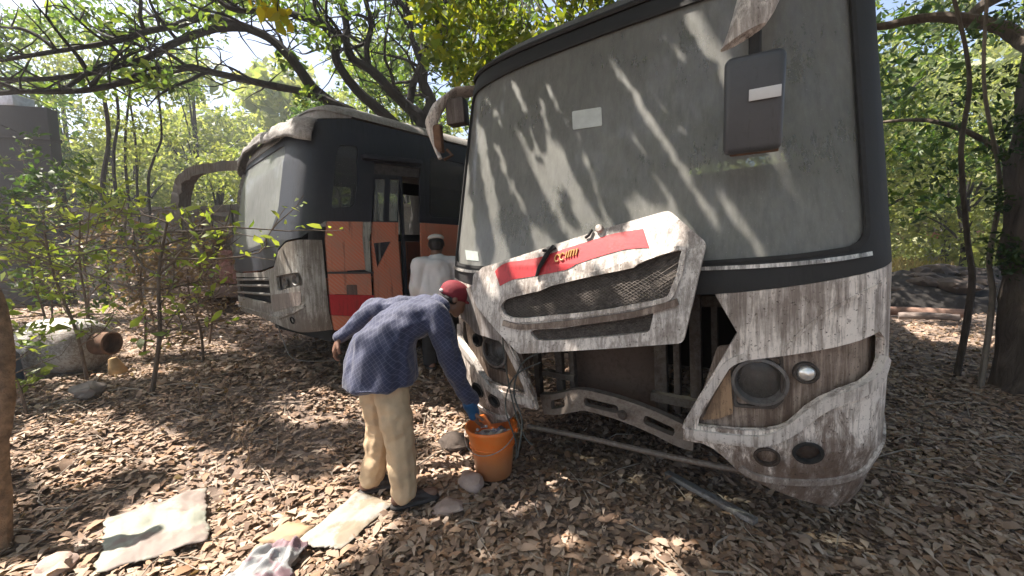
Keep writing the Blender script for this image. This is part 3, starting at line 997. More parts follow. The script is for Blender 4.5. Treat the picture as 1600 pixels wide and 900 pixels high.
def P2(name, outline, mat, parent, holes=None, thick=0.02, off=0.0):
    return patch_mesh(outline, holes, M2, UC2, ZC2, thick, off).build(name, mat, parent, angle=40)


def m_orange():
    m, nt, b = newmat('faded_orange_panel')
    tc = coords(nt, (1, 1, 1))
    sp = nd(nt, 'ShaderNodeSeparateXYZ')
    nt.links.new(tc, sp.inputs[0])
    # fine diagonal printed hatching and running grime
    d = math_n(nt, 'ADD', math_n(nt, 'MULTIPLY', sp.outputs[1], 0.9), sp.outputs[2])
    wv = math_n(nt, 'SINE', math_n(nt, 'MULTIPLY', d, 150.0))
    hat = ramp(nt, wv, [(0.35, 0.0), (0.75, 0.55)])
    v2 = coords(nt, (1, 1, 0.1))
    n1 = noise_n(nt, v2, 14, 7, 0.7)
    n2 = noise_n(nt, tc, 3.5, 6, 0.65)
    c = mix(nt, hat, (0.64, 0.20, 0.11), (0.58, 0.34, 0.26))
    c = mix(nt, ramp(nt, n2, [(0.4, 0.0), (0.65, 0.7)]), c, (0.46, 0.25, 0.18))
    c = mix(nt, ramp(nt, n1, [(0.56, 0.0), (0.70, 0.8)]), c, (0.12, 0.06, 0.045))
    nt.links.new(c, b.inputs['Base Color'])
    b.inputs['Roughness'].default_value = 0.6
    return m


def build_rear_bus():
    bus = empty('rear_bus', B2_LOC, B2_ROT, 'derelict navy bus behind the two men with orange side panels and an open passenger door', 'bus')
    NAVY = m_dirty('dusty_navy_paint', (0.026, 0.029, 0.040), (0.014, 0.014, 0.016), 0.35, 0.5, dust=(0.075, 0.074, 0.08), speck=0.1)
    ORANGE = m_orange()
    ue = Y2U2(LEN2)
    ORW = m_dirty('grimy_bus_white', (0.42, 0.405, 0.37), (0.13, 0.105, 0.085), 0.9, 0.6, dust=(0.36, 0.32, 0.28), speck=0.8)
    dy0, dy1 = Y2U2(0.80), Y2U2(1.42)
    # upper body
    ws = round_poly([(X2U2(-1.12), 2.24), (X2U2(0.62), 2.20), (X2U2(0.72), 2.1), (X2U2(0.72), 1.52), (X2U2(0.55), 1.30), (X2U2(0.30), 1.20), (X2U2(-0.40), 1.16), (X2U2(-1.12), 1.16)], 0.07, 4)
    dw = round_poly([(Y2U2(0.36), 2.15), (Y2U2(0.58), 2.17), (Y2U2(0.62), 1.80), (Y2U2(0.60), 1.54), (Y2U2(0.36), 1.50)], 0.05, 4)
    upper = [(-ue, 2.46), (-U02, 2.44), (X2U2(-1.05), 2.30), (X2U2(0.0), 2.29), (X2U2(0.9), 2.31), (X2U2(1.12), 2.36), (U02 + 0.15, 2.44), (ue, 2.46), (ue, 1.43), (dy1, 1.425), (dy1, 2.06), (dy0, 2.03), (dy0, 1.40), (Y2U2(0.31), 1.375), (X2U2(1.12), 1.21), (X2U2(0.95), 1.19), (X2U2(0.78), 1.12), (X2U2(0.62), 0.96), (X2U2(0.2), 0.92), (X2U2(-0.6), 0.92), (X2U2(-1.14), 0.95), (-Y2U2(0.31), 1.375), (-ue, 1.43)]
    wins = []
    for k in range(4):
        a = 1.56 + k * 1.42
        wins.append(round_poly([(Y2U2(a), 2.22), (Y2U2(a + 1.26), 2.24), (Y2U2(a + 1.26), 1.52), (Y2U2(a), 1.50)], 0.05, 3))
    lw = []
    for k in range(5):
        a = 0.5 + k * 1.36
        lw.append(round_poly([(-Y2U2(a), 2.22), (-Y2U2(a + 1.2), 2.24), (-Y2U2(a + 1.2), 1.52), (-Y2U2(a), 1.50)], 0.05, 3))
    P2('upper_body', upper, NAVY, bus, holes=[ws, dw] + wins + lw, thick=0.03)
    GL = m_dusty_glass('dust_grey_windscreen', (0.25, 0.255, 0.25), 0.80)
    P2('windscreen', [(u * 1.01, 1.7 + (z - 1.7) * 1.015) for u, z in ws], GL, bus, thick=0.006, off=-0.012)
    SG = m_dusty_glass('smoky_side_glass', (0.07, 0.073, 0.08), 0.6)
    for L in [dw] + wins + lw[2:]:
        uc = sum(p[0] for p in L) / len(L); zc = sum(p[1] for p in L) / len(L)
        P2('side_window', [(uc + (u - uc) * 1.02, zc + (z - zc) * 1.02) for u, z in L], SG, bus, thick=0.006, off=-0.016)
    # white lower face
    face = [(X2U2(-1.14), 0.93), (X2U2(-0.6), 0.90), (X2U2(0.2), 0.90), (X2U2(0.62), 0.94), (X2U2(0.78), 1.10), (X2U2(0.95), 1.172), (X2U2(1.12), 1.19), (Y2U2(0.295), 1.19), (Y2U2(0.315), 0.30), (X2U2(1.0), 0.30), (X2U2(0.6), 0.34), (X2U2(-0.2), 0.40), (X2U2(-1.13), 0.42)]
    slot = round_poly([(X2U2(0.66), 0.85), (X2U2(1.10), 0.885), (X2U2(1.12), 0.76), (X2U2(0.68), 0.70)], 0.03, 3)
    grl = round_poly([(X2U2(-1.05), 0.86), (X2U2(0.45), 0.84), (X2U2(0.45), 0.56), (X2U2(-1.05), 0.62)], 0.03, 3)
    P2('front_face', face, ORW, bus, holes=[slot, grl], thick=0.03)
    P2('lamp_recess', round_poly([(X2U2(0.60), 0.89), (X2U2(1.13), 0.91), (Y2U2(0.1), 0.74), (X2U2(0.62), 0.66)], 0.02, 2), m_dirty('lamp_dirt', (0.20, 0.18, 0.16), (0.05, 0.04, 0.035), 0.6), bus, thick=0.01, off=-0.05)
    for x, z in ((0.82, 0.778), (1.02, 0.81)):
        c = M2(X2U2(x), z, -0.045)
        MB().lathe([(0.055, 0.02), (0.05, 0.028), (0.043, 0.02), (0.03, -0.01), (0, -0.02)], c, 20, (M2(X2U2(x), z, 0.1) - M2(X2U2(x), z, 0)).normalized()).build('headlight', m_dirty('fogged_lamp', (0.12, 0.11, 0.10), (0.05, 0.04, 0.035), 0.6), bus)
    sl = MB()
    for z in (0.66, 0.75, 0.82):
        sl.tube([M2(X2U2(x), z - 0.02 * 0, -0.01) for x in np.linspace(-1.05, 0.46, 14)], 0.016, 6)
    sl.build('grille_bars', m_dirty('grille_alloy', (0.17, 0.16, 0.145), (0.07, 0.06, 0.05), 0.6), bus)
    P2('grille_backing', [(X2U2(-1.1), 0.90), (X2U2(0.5), 0.88), (X2U2(0.5), 0.53), (X2U2(-1.1), 0.58)], VOID, bus, thick=0.01, off=-0.07)
    P2('bumper_inset', round_poly([(X2U2(0.50), 0.66), (X2U2(1.10), 0.70), (X2U2(1.09), 0.57), (X2U2(0.52), 0.48)], 0.03, 3), m_dirty('brown_stain', (0.20, 0.16, 0.14), (0.09, 0.06, 0.05), 0.6), bus, thick=0.006, off=0.004)
    P2('bumper_lip', strip([(X2U2(x), z) for x, z in ((-1.1, 0.48), (-0.4, 0.46), (0.2, 0.44), (0.6, 0.42), (1.0, 0.50), (1.12, 0.56))], 0.025), ORW, bus, thick=0.02, off=0.014)
    MB().lathe([(0.04, 0.01), (0.03, 0.014), (0.025, -0.02), (0, -0.02)], M2(X2U2(0.95), 0.42, 0.0), 16, (M2(X2U2(0.95), 0.42, 0.1) - M2(X2U2(0.95), 0.42, 0)).normalized()).build('fog_lamp', VOID, bus)
    # orange flank: panels between front corner and the door, then behind the door
    a, b_ = Y2U2(0.33), Y2U2(0.775)
    P2('orange_panel', round_poly([(a, 1.372), (Y2U2(0.70), 1.39), (Y2U2(0.72), 0.89), (a, 0.875)], 0.01, 2), ORANGE, bus, thick=0.03, off=0.006)
    P2('panel_edge', [(Y2U2(0.705), 1.385), (Y2U2(0.79), 1.39), (Y2U2(0.785), 0.86), (Y2U2(0.725), 0.88)], m_dirty('pale_trim', (0.38, 0.38, 0.34), (0.10, 0.11, 0.09), 0.6), bus, thick=0.02)
    P2('orange_panel', round_poly([(a, 0.862), (b_, 0.848), (b_, 0.615), (a, 0.66)], 0.008, 2), ORANGE, bus, thick=0.03, off=0.010)
    P2('red_band', [(a, 0.655), (Y2U2(0.80), 0.61), (Y2U2(0.79), 0.37), (a, 0.45)], REDP, bus, thick=0.03, off=0.004)
    P2('orange_panel', [(a, 0.445), (Y2U2(0.79), 0.365), (Y2U2(0.79), 0.22), (a, 0.29)], ORANGE, bus, thick=0.03, off=0.002)
    P2('fuel_flap', round_poly([(Y2U2(0.50), 0.74), (Y2U2(0.61), 0.735), (Y2U2(0.61), 0.63), (Y2U2(0.50), 0.64)], 0.012, 2), m_dirty('dark_flap', (0.11, 0.05, 0.04), (0.04, 0.03, 0.03), 0.5), bus, thick=0.01, off=0.018)
    MB().tube([M2(Y2U2(0.32), 0.868, 0.02), M2(Y2U2(0.80), 0.852, 0.02)], 0.011, 6).build('belt_rail', m_plain('grey_rail', (0.10, 0.09, 0.09), 0.6), bus)
    # rear flank
    P2('orange_panel', [(Y2U2(1.44), 1.42), (ue, 1.42), (ue, 0.70), (Y2U2(1.44), 0.70)], ORANGE, bus, thick=0.03)
    P2('red_band', [(Y2U2(1.44), 0.695), (ue, 0.695), (ue, 0.30), (Y2U2(1.44), 0.30)], REDP, bus, thick=0.03)
    P2('far_flank', [(-ue, 1.42), (-Y2U2(0.32), 1.37), (-Y2U2(0.32), 0.35), (-ue, 0.35)], ORANGE, bus, thick=0.03)
    # double-leaf folding door, front leaf with a broken lower panel
    zt, zb = 1.95, 0.45
    d1 = empty('door', (0, 0, 0)); d1.parent = bus
    leaf0 = [(Y2U2(0.815), 1.92), (Y2U2(1.16), 1.945), (Y2U2(1.175), 0.42), (Y2U2(0.825), 0.42)]
    pane0 = [(Y2U2(0.835), 1.865), (Y2U2(0.965), 1.875), (Y2U2(0.965), 1.415), (Y2U2(0.845), 1.41)]
    pane1 = [(Y2U2(1.025), 1.885), (Y2U2(1.145), 1.895), (Y2U2(1.14), 1.425), (Y2U2(1.025), 1.42)]
    brk = [(Y2U2(0.85), 1.17), (Y2U2(1.065), 1.195), (Y2U2(0.875), 0.90)]
    P2('door_frame', [leaf0[0], leaf0[1], (Y2U2(1.145), 1.405), (Y2U2(0.83), 1.395)], NAVY, d1, holes=[pane0, pane1], thick=0.03, off=-0.03)
    DG = m_dusty_glass('clear_door_glass', (0.45, 0.47, 0.47), 0.35)
    for L in (pane0, pane1):
        P2('pane', L, DG, d1, thick=0.005, off=-0.045)
    P2('door_panel', [(Y2U2(0.83), 1.40), (Y2U2(1.145), 1.41), (Y2U2(1.175), 0.42), (Y2U2(0.825), 0.42)], ORANGE, d1, holes=[brk], thick=0.025, off=-0.028)
    # second leaf folded inwards
    d2 = empty('door', (0, 0, 0)); d2.parent = bus
    fx = W2
    fm = MB()
    y0 = 1.24
    for (pa, pb) in (((fx - 0.05, y0, 0.45), (fx - 0.05, y0, 1.93)), ((fx - 0.30, y0 + 0.14, 0.45), (fx - 0.30, y0 + 0.14, 1.93)), ((fx - 0.05, y0, 1.93), (fx - 0.30, y0 + 0.14, 1.93)), ((fx - 0.05, y0, 1.75), (fx - 0.30, y0 + 0.14, 1.75)), ((fx - 0.05, y0, 1.2), (fx - 0.30, y0 + 0.14, 1.2))):
        fm.bar(pa, pb, 0.035, 0.03, (0, 1, 0.1))
    fm.build('door_frame', NAVY, d2)
    MB().add([(fx - 0.05, y0, 1.2), (fx - 0.30, y0 + 0.14, 1.2), (fx - 0.30, y0 + 0.14, 1.93), (fx - 0.05, y0, 1.93), (fx - 0.045, y0 + 0.008, 1.2), (fx - 0.295, y0 + 0.148, 1.2), (fx - 0.295, y0 + 0.148, 1.93), (fx - 0.045, y0 + 0.008, 1.93)], [(0, 1, 2, 3), (7, 6, 5, 4)]).build('pane', DG, d2, smooth=False)
    MB().box((fx - 0.18, y0 + 0.07, 0.82), (0.03, 0.28, 0.72), (0, 0, 1.06)).build('door_panel', m_plain('dark_door_board', (0.06, 0.05, 0.05), 0.7), d2)
    # rain hood over the door
    MB().bar((W2 + 0.03, 0.76, 2.06), (W2 + 0.03, 1.47, 2.11), 0.09, 0.05, (0, 0, 1), 0.012).build('door_hood', NAVY, bus)
    P2('door_header', [(dy0, 2.05), (dy1, 2.08), (dy1, 1.95), (dy0, 1.91)], m_plain('worn_header', (0.08, 0.075, 0.075), 0.7, 0, 0.5, 18), bus, thick=0.02, off=-0.03)
    # roof, with the torn cover curling over the windscreen
    us = [-ue, -U02] + [k * 0.07 for k in range(-17, 18)] + [U02, U02 + 1, ue]
    us = sorted(us)
    rz = [2.455, 2.50, 2.56, 2.62, 2.66, 2.70]
    vs = []
    for z in rz:
        for u in us:
            p = M2(u, z, 0.02 if z < 2.55 else 0)
            p.y = min(p.y, LEN2)
            vs.append(p)
    nu = len(us)
    fs = [(j * nu + i, j * nu + i + 1, (j + 1) * nu + i + 1, (j + 1) * nu + i) for j in range(len(rz) - 1) for i in range(nu - 1)]
    fs.append(tuple((len(rz) - 1) * nu + i for i in range(nu)))
    MB().add(vs, fs).build('roof', m_dirty('bleached_roof', (0.27, 0.26, 0.255), (0.15, 0.13, 0.11), 0.4, 0.7), bus, angle=50)
    P2('roof_front_cap', [(X2U2(-1.14), 2.31), (X2U2(0.0), 2.295), (X2U2(0.9), 2.315), (X2U2(1.12), 2.365), (U02 + 0.15, 2.445), (U02 + 0.15, 2.47), (-U02, 2.47)], m_dirty('bleached_roof', (0.27, 0.26, 0.255)), bus, thick=0.02, off=0.006)
    TORN = m_dirty('torn_grey_skin', (0.30, 0.285, 0.275), (0.12, 0.105, 0.095), 0.6, 0.75, 0, False, dust=(0.33, 0.30, 0.28))
    prof = [(-1.18, 2.26, 0.16), (-1.02, 2.36, 0.20), (-0.80, 2.42, 0.14), (-0.5, 2.44, 0.15), (-0.1, 2.42, 0.14), (0.3, 2.36, 0.17), (0.6, 2.32, 0.15), (0.85, 2.28, 0.19), (1.02, 2.25, 0.20), (1.13, 2.22, 0.20)]
    tv, tf = [], []
    m_ = 10
    for (x, z, w_) in [tuple(v) for v in smoothline(prof, 5)]:
        for k in range(m_):
            t = k / (m_ - 1)
            zz = z + w_ * (0.5 - t) * 1.1
            bulge = 0.05 * math.sin(t * math.pi) + 0.05 * t * t + 0.03 * noise.noise(Vector((x * 4, t * 3, 2)))
            tv.append(M2(X2U2(x), min(zz + 0.02 * noise.noise(Vector((x * 6, t * 2, 9))), 2.62), 0.03 + bulge))
    rows = len(tv) // m_
    tf = [(i * m_ + k, (i + 1) * m_ + k, (i + 1) * m_ + k + 1, i * m_ + k + 1) for i in range(rows - 1) for k in range(m_ - 1)]
    o = MB().add(tv, tf).build('torn_roof_cowl', TORN, bus, angle=0)
    sd = o.modifiers.new('thickness', 'SOLIDIFY'); sd.thickness = 0.02
    st = [(X2U2(-1.05), 2.22), (X2U2(-1.06), 2.0), (X2U2(-1.07), 1.7), (X2U2(-1.09), 1.3), (X2U2(-1.10), 0.95)]
    P2('front_pillar', strip(st, 0.06), TORN, bus, thick=0.05, off=0.03)
    # interior, floor, wheels
    MB().box((-0.06, 3.9, 0.50), (2.1, 6.9, 0.06)).box((-0.06, LEN2 - 0.02, 1.4), (2.28, 0.04, 2.1)).build('floor_and_tail', VOID, bus)
    for x, y in ((0.55, 2.3), (-0.6, 1.9), (0.55, 3.3), (-0.6, 3.0), (-0.62, 0.95)):
        MB().box((x, y, 1.15), (0.7, 0.1, 0.7), (-0.15, 0, 0), 0.03).box((x, y - 0.22, 0.85), (0.7, 0.42, 0.1), None, 0.03).build('seat', m_plain('bus_seat_cloth', (0.10, 0.09, 0.10), 0.9), bus)
    MB().tube([(0.80, 1.10, 0.55), (0.80, 1.10, 2.3)], 0.018, 8).build('grab_pole', m_plain('pole_steel', (0.35, 0.34, 0.33), 0.4, 0.6), bus)
    for x in (-1.05, 0.95):
        for y in (2.05, 5.6):
            w = MB().lathe([(0.42, -0.12), (0.44, -0.08), (0.44, 0.08), (0.42, 0.12), (0.26, 0.12), (0.24, 0.05), (0, 0.05)], (x, y, 0.30), 24, (1 if x > 0 else -1, 0, 0)).build('wheel', RUBBER, bus)
    MB().box((-0.05, 0.9, 0.24), (1.9, 0.9, 0.22), None, 0.02).box((-0.05, 3.5, 0.30), (0.7, 5.5, 0.2)).build('underframe', VOID, bus)
    MB().tube(smoothline([M2(X2U2(0.6), 0.34, 0.02), M2(X2U2(0.72), 0.18, 0.05), M2(X2U2(0.95), 0.02, 0.04), M2(Y2U2(0.35), -0.03, 0.02)], 6), 0.005, 6).build('dangling_cable', m_plain('cable_grey', (0.12, 0.115, 0.105), 0.6), bus)
    return bus


rear_bus = build_rear_bus()


# ------------------------------------------------------------------ wrecked vehicle behind the saplings
def build_wreck():
    base = Vector((-6.05, 8.45, 0.50))
    w = empty('wrecked_truck', base, (0, 0, math.radians(-10)), 'rusted burnt-out truck shell with an arched bare roof band, left of the navy bus', 'truck')
    SKIN = m_dirty('burnt_skin', (0.10, 0.097, 0.095), (0.06, 0.04, 0.03), 0.6, 0.8, 0.1)
    # roof arch: a bent sheet band with a lip, standing over the open cab
    prof = [(p.x, p.z) for p in smoothline([(-1.22, 0, 0.5), (-1.22, 0, 1.3), (-1.22, 0, 1.9), (-1.21, 0, 2.35), (-1.12, 0, 2.75), (-0.92, 0, 3.02), (-0.6, 0, 3.15), (0.0, 0, 3.2), (0.6, 0, 3.19), (1.0, 0, 3.1), (1.2, 0, 2.8), (1.22, 0, 1.9), (1.22, 0, 0.5)], 6)]
    for y0, dep, tk, nm in ((0.0, 0.42, 0.20, 'roof_arch'), (2.4, 0.10, 0.08, 'roof_rib'), (4.4, 0.10, 0.08, 'roof_rib')):
        vs, fs = [], []
        for i, (x, z) in enumerate(prof):
            a_ = Vector((prof[min(i + 1, len(prof) - 1)][0] - prof[max(i - 1, 0)][0], prof[min(i + 1, len(prof) - 1)][1] - prof[max(i - 1, 0)][1])).normalized()
            nx_, nz_ = -a_.y, a_.x
            k_ = tk * (1 + 0.35 * noise.noise(V((i * 0.35, y0, 2))))
            for dy, dn in ((0, 0), (0, -k_), (0.03, -k_), (0.06, -0.03), (dep, -0.03), (dep, 0.0)):
                vs.append((x + nx_ * dn, y0 + dy + 0.03 * noise.noise(V((i * 0.5, dn * 9, 1))), z + nz_ * dn + 0.03 * noise.noise(V((i * 0.4, dy * 5, 6)))))
        for i in range(len(prof) - 1):
            for k_ in range(6):
                fs.append((i * 6 + k_, (i + 1) * 6 + k_, (i + 1) * 6 + (k_ + 1) % 6, i * 6 + (k_ + 1) % 6))
        MB().add(vs, fs).build(nm, m_dirty('ash_grey_sheet', (0.13, 0.12, 0.115), (0.08, 0.06, 0.05), 0.7, 0.85), w, angle=40)
    f = MB()
    f.box((0, 0.05, 2.25), (2.4, 0.06, 0.14), None, 0.01).bar((-1.18, 0.05, 0.6), (-1.20, 0.05, 2.3), 0.10, 0.08, (0, 1, 0)).bar((1.18, 0.05, 0.6), (1.20, 0.05, 2.3), 0.10, 0.08, (0, 1, 0)).box((-0.72, 0.06, 1.75), (0.9, 0.02, 0.9), (0.05, 0, 0)).box((0.5, 0.5, 1.7), (1.1, 0.05, 0.8), (0.2, 0, 0.1)).box((-1.2, 2.2, 2.2), (0.06, 4.4, 0.12)).box((1.2, 2.2, 2.2), (0.06, 4.4, 0.12))
    for x in (-0.55, 0.2, 0.75):
        f.bar((x, 0.03, 0.95), (x + 0.03, 0.03, 2.25), 0.06, 0.05, (0, 1, 0))
    f.build('window_frame', SKIN, w)
    MB().box((0, 0.04, 0.95), (2.45, 0.08, 0.5), None, 0.03).box((-1.22, 2.3, 0.9), (0.06, 4.5, 1.5), None, 0.01).box((1.22, 2.3, 0.9), (0.06, 4.5, 1.5), None, 0.01).build('lower_body', m_dirty('scorched_rust', (0.10, 0.05, 0.037), (0.08, 0.045, 0.035), 0.7, 0.9, 0, False), w)
    MB().box((0.35, -0.03, 1.0), (0.9, 0.05, 0.7), (0.06, 0.1, 0), 0.02).build('red_panel', m_dirty('chalky_red', (0.20, 0.05, 0.04), (0.12, 0.06, 0.05), 0.55, 0.85), w)
    MB().box((0, -0.06, 0.52), (2.5, 0.16, 0.22), None, 0.03).build('bumper', m_dirty('bent_bumper', (0.12, 0.075, 0.06), (0.08, 0.05, 0.04), 0.7, 0.8), w)
    MB().box((0, 2.4, 0.5), (2.3, 4.3, 0.08)).box((0, 0.7, 1.3), (1.9, 0.9, 0.9), (0.05, 0.03, 0), 0.05).build('engine_mass', m_dirty('charred_metal', (0.07, 0.06, 0.055), (0.04, 0.03, 0.025), 0.5, 0.9), w)
    for x in (-1.05, 1.05):
        for y in (0.8, 3.6):
            MB().lathe([(0.40, -0.12), (0.44, -0.08), (0.44, 0.08), (0.40, 0.12), (0.24, 0.12), (0.22, 0.05), (0, 0.05)], (x, y, 0.36), 20, (1, 0, 0)).build('wheel', RUST, w)


build_wreck()


# ------------------------------------------------------------------ people
def ell_points(c, r, rot=None, n=2):
    b = bmesh.new()
    bmesh.ops.create_icosphere(b, subdivisions=n, radius=1)
    R = Euler(rot).to_matrix() if rot is not None and not isinstance(rot, Matrix) else (rot or Matrix.Identity(3))
    out = [R @ Vector((v.co.x * r[0], v.co.y * r[1], v.co.z * r[2])) + Vector(c) for v in b.verts]
    b.free()
    return out


def hull(mb, pts):
    b = bmesh.new()
    for p in pts:
        b.verts.new(p)
    res = bmesh.ops.convex_hull(b, input=b.verts)
    bmesh.ops.delete(b, geom=[g for g in res['geom_interior'] if isinstance(g, bmesh.types.BMVert)], context='VERTS')
    bmesh.ops.recalc_face_normals(b, faces=b.faces)
    mb.bm(b)


def cap(mb, p, rp, q, rq, rot=None):
    rp = (rp,) * 3 if isinstance(rp, (int, float)) else rp
    rq = (rq,) * 3 if isinstance(rq, (int, float)) else rq
    hull(mb, ell_points(p, rp, rot) + ell_points(q, rq, rot))


def chain(mb, pts, rads, rot=None):
    for i in range(len(pts) - 1):
        cap(mb, pts[i], rads[i], pts[i + 1], rads[i + 1], rot)


def remeshed(mb, name, mat, parent, vox=0.01, smooth=4, wrinkle=0.0, wscale=9.0, stretch=(1, 1, 1), seed=0):
    me = bpy.data.meshes.new('tmp')
    me.from_pydata(mb.v, [], mb.f)
    t = bpy.data.objects.new('tmp', me)
    COL.objects.link(t)
    r = t.modifiers.new('r', 'REMESH'); r.mode = 'VOXEL'; r.voxel_size = vox
    s = t.modifiers.new('s', 'SMOOTH'); s.iterations = smooth; s.factor = 0.5
    dg = bpy.context.evaluated_depsgraph_get()
    dg.update()
    out = bpy.data.meshes.new_from_object(t.evaluated_get(dg))
    bpy.data.objects.remove(t)
    bpy.data.meshes.remove(me)
    out.name = name
    if wrinkle:
        nrm = [v.normal.copy() for v in out.vertices]
        for v, n in zip(out.vertices, nrm):
            c = Vector((v.co.x * stretch[0], v.co.y * stretch[1], v.co.z * stretch[2])) * wscale + Vector((seed, 0, 0))
            f = noise.noise(c) + 0.5 * noise.noise(c * 2.1)
            v.co += n * f * wrinkle
    out.materials.clear()
    return link(name, out, mat, parent, angle=0)


def m_check():
    m, nt, b = newmat('navy_checked_cotton')
    tc = coords(nt, (1, 1, 1), (0, 0.6, 0.35))
    sp = nd(nt, 'ShaderNodeSeparateXYZ')
    nt.links.new(tc, sp.inputs[0])
    ls = []
    for k in (0, 1, 2):
        fr_ = math_n(nt, 'FRACT', math_n(nt, 'MULTIPLY', sp.outputs[k], 46.0))
        ls.append(ramp(nt, fr_, [(0.0, 1.0), (0.10, 1.0), (0.17, 0.0), (1.0, 0.0)]))
    g = math_n(nt, 'MAXIMUM', ls[0], ls[2])
    n = noise_n(nt, tc, 6, 5)
    base = ramp(nt, n, [(0.35, (0.021, 0.025, 0.060)), (0.65, (0.032, 0.038, 0.088))])
    c = mix(nt, math_n(nt, 'MULTIPLY', g, 0.30), base, (0.20, 0.21, 0.28))
    nt.links.new(c, b.inputs['Base Color'])
    b.inputs['Roughness'].default_value = 0.75
    b.inputs['Sheen Weight'].default_value = 0.25
    bump(nt, b, noise_n(nt, tc, 60, 3), 0.15, 0.003)
    return m


SKINM = m_plain('brown_skin', (0.20, 0.105, 0.070), 0.5, 0, 0.12, 12)
HAIR = m_plain('black_hair', (0.02, 0.018, 0.018), 0.6, 0, 0.3, 40, 0.3)



def hand(mb, wrist, fwd, pal, side, curl=0.5, s=1.0):
    """Palm with four unequal bent fingers and a side thumb. fwd: towards the fingertips; pal: palm-facing; side: towards the thumb."""
    fwd = V(fwd).normalized(); pal = V(pal); pal = (pal - fwd * pal.dot(fwd)).normalized(); side = V(side); side = (side - fwd * side.dot(fwd) - pal * side.dot(pal)).normalized()
    w = V(wrist)
    k = w + fwd * 0.085 * s
    for o in (-0.03, -0.01, 0.01, 0.03):
        cap(mb, w + side * o * 0.6 * s, 0.017 * s, k + side * o * s, 0.015 * s)
    for o, L in ((0.033, 0.072), (0.011, 0.080), (-0.011, 0.075), (-0.033, 0.058)):
        a = k + side * o * s
        d = fwd
        ang = 0
        r = 0.0105 * s
        for seg_, q in enumerate((0.45, 0.30, 0.25)):
            ang += curl * (0.6 if seg_ == 0 else 0.9)
            d = fwd * math.cos(ang) + pal * math.sin(ang)
            e = a + d * L * q * s
            cap(mb, a, r, e, r * 0.92)
            a = e; r *= 0.92
    a = w + side * 0.028 * s + fwd * 0.02 * s
    b_ = a + (side * 0.75 + fwd * 0.6 + pal * 0.3).normalized() * 0.042 * s
    c = b_ + (side * 0.25 + fwd * 0.9 + pal * 0.5).normalized() * 0.032 * s
    cap(mb, a, 0.015 * s, b_, 0.012 * s)
    cap(mb, b_, 0.012 * s, c, 0.010 * s)


def head(mb, c, fwd, up, s=1.0):
    """Skull, jaw, nose, ears and lips; c is the centre of the head."""
    fwd = V(fwd).normalized(); up = V(up); up = (up - fwd * up.dot(fwd)).normalized(); rt = fwd.cross(up)
    R = Matrix((rt, fwd, up)).transposed()
    c = V(c)
    q = lambda x, y, z: c + rt * x * s + fwd * y * s + up * z * s
    hull(mb, ell_points(q(0, -0.015, 0.03), (0.076 * s, 0.094 * s, 0.086 * s), R) + ell_points(q(0, 0.03, 0.0), (0.066 * s, 0.062 * s, 0.075 * s), R))
    hull(mb, ell_points(q(0, 0.035, -0.02), (0.060 * s, 0.055 * s, 0.05 * s), R) + ell_points(q(0, 0.060, -0.095), (0.028 * s, 0.024 * s, 0.020 * s), R) + ell_points(q(0.04, 0.01, -0.07), (0.02 * s,) * 3, R) + ell_points(q(-0.04, 0.01, -0.07), (0.02 * s,) * 3, R))
    cap(mb, q(0, 0.088, 0.010), 0.010 * s, q(0, 0.106, -0.032), 0.015 * s)
    for sx in (-1, 1):
        hull(mb, ell_points(q(sx * 0.078, -0.01, 0.0), (0.010 * s, 0.018 * s, 0.032 * s), R))
        cap(mb, q(sx * 0.042, 0.080, 0.022), 0.011 * s, q(sx * 0.014, 0.088, 0.024), 0.010 * s)
        cap(mb, q(sx * 0.020, 0.084, -0.060), 0.009 * s, q(0, 0.090, -0.060), 0.010 * s)
    return R, q


def foot(mb, ankle, d, gz, r=0.042, L=0.17, w=0.042):
    d = V(d); d.z = 0; d.normalize()
    a = V(ankle)
    cap(mb, a, r, V((a.x, a.y, gz + 0.05)) - d * 0.045, 0.038)
    cap(mb, V((a.x, a.y, gz + 0.045)) - d * 0.05, 0.036, V((a.x, a.y, gz + 0.035)) + d * L, w * 0.8)


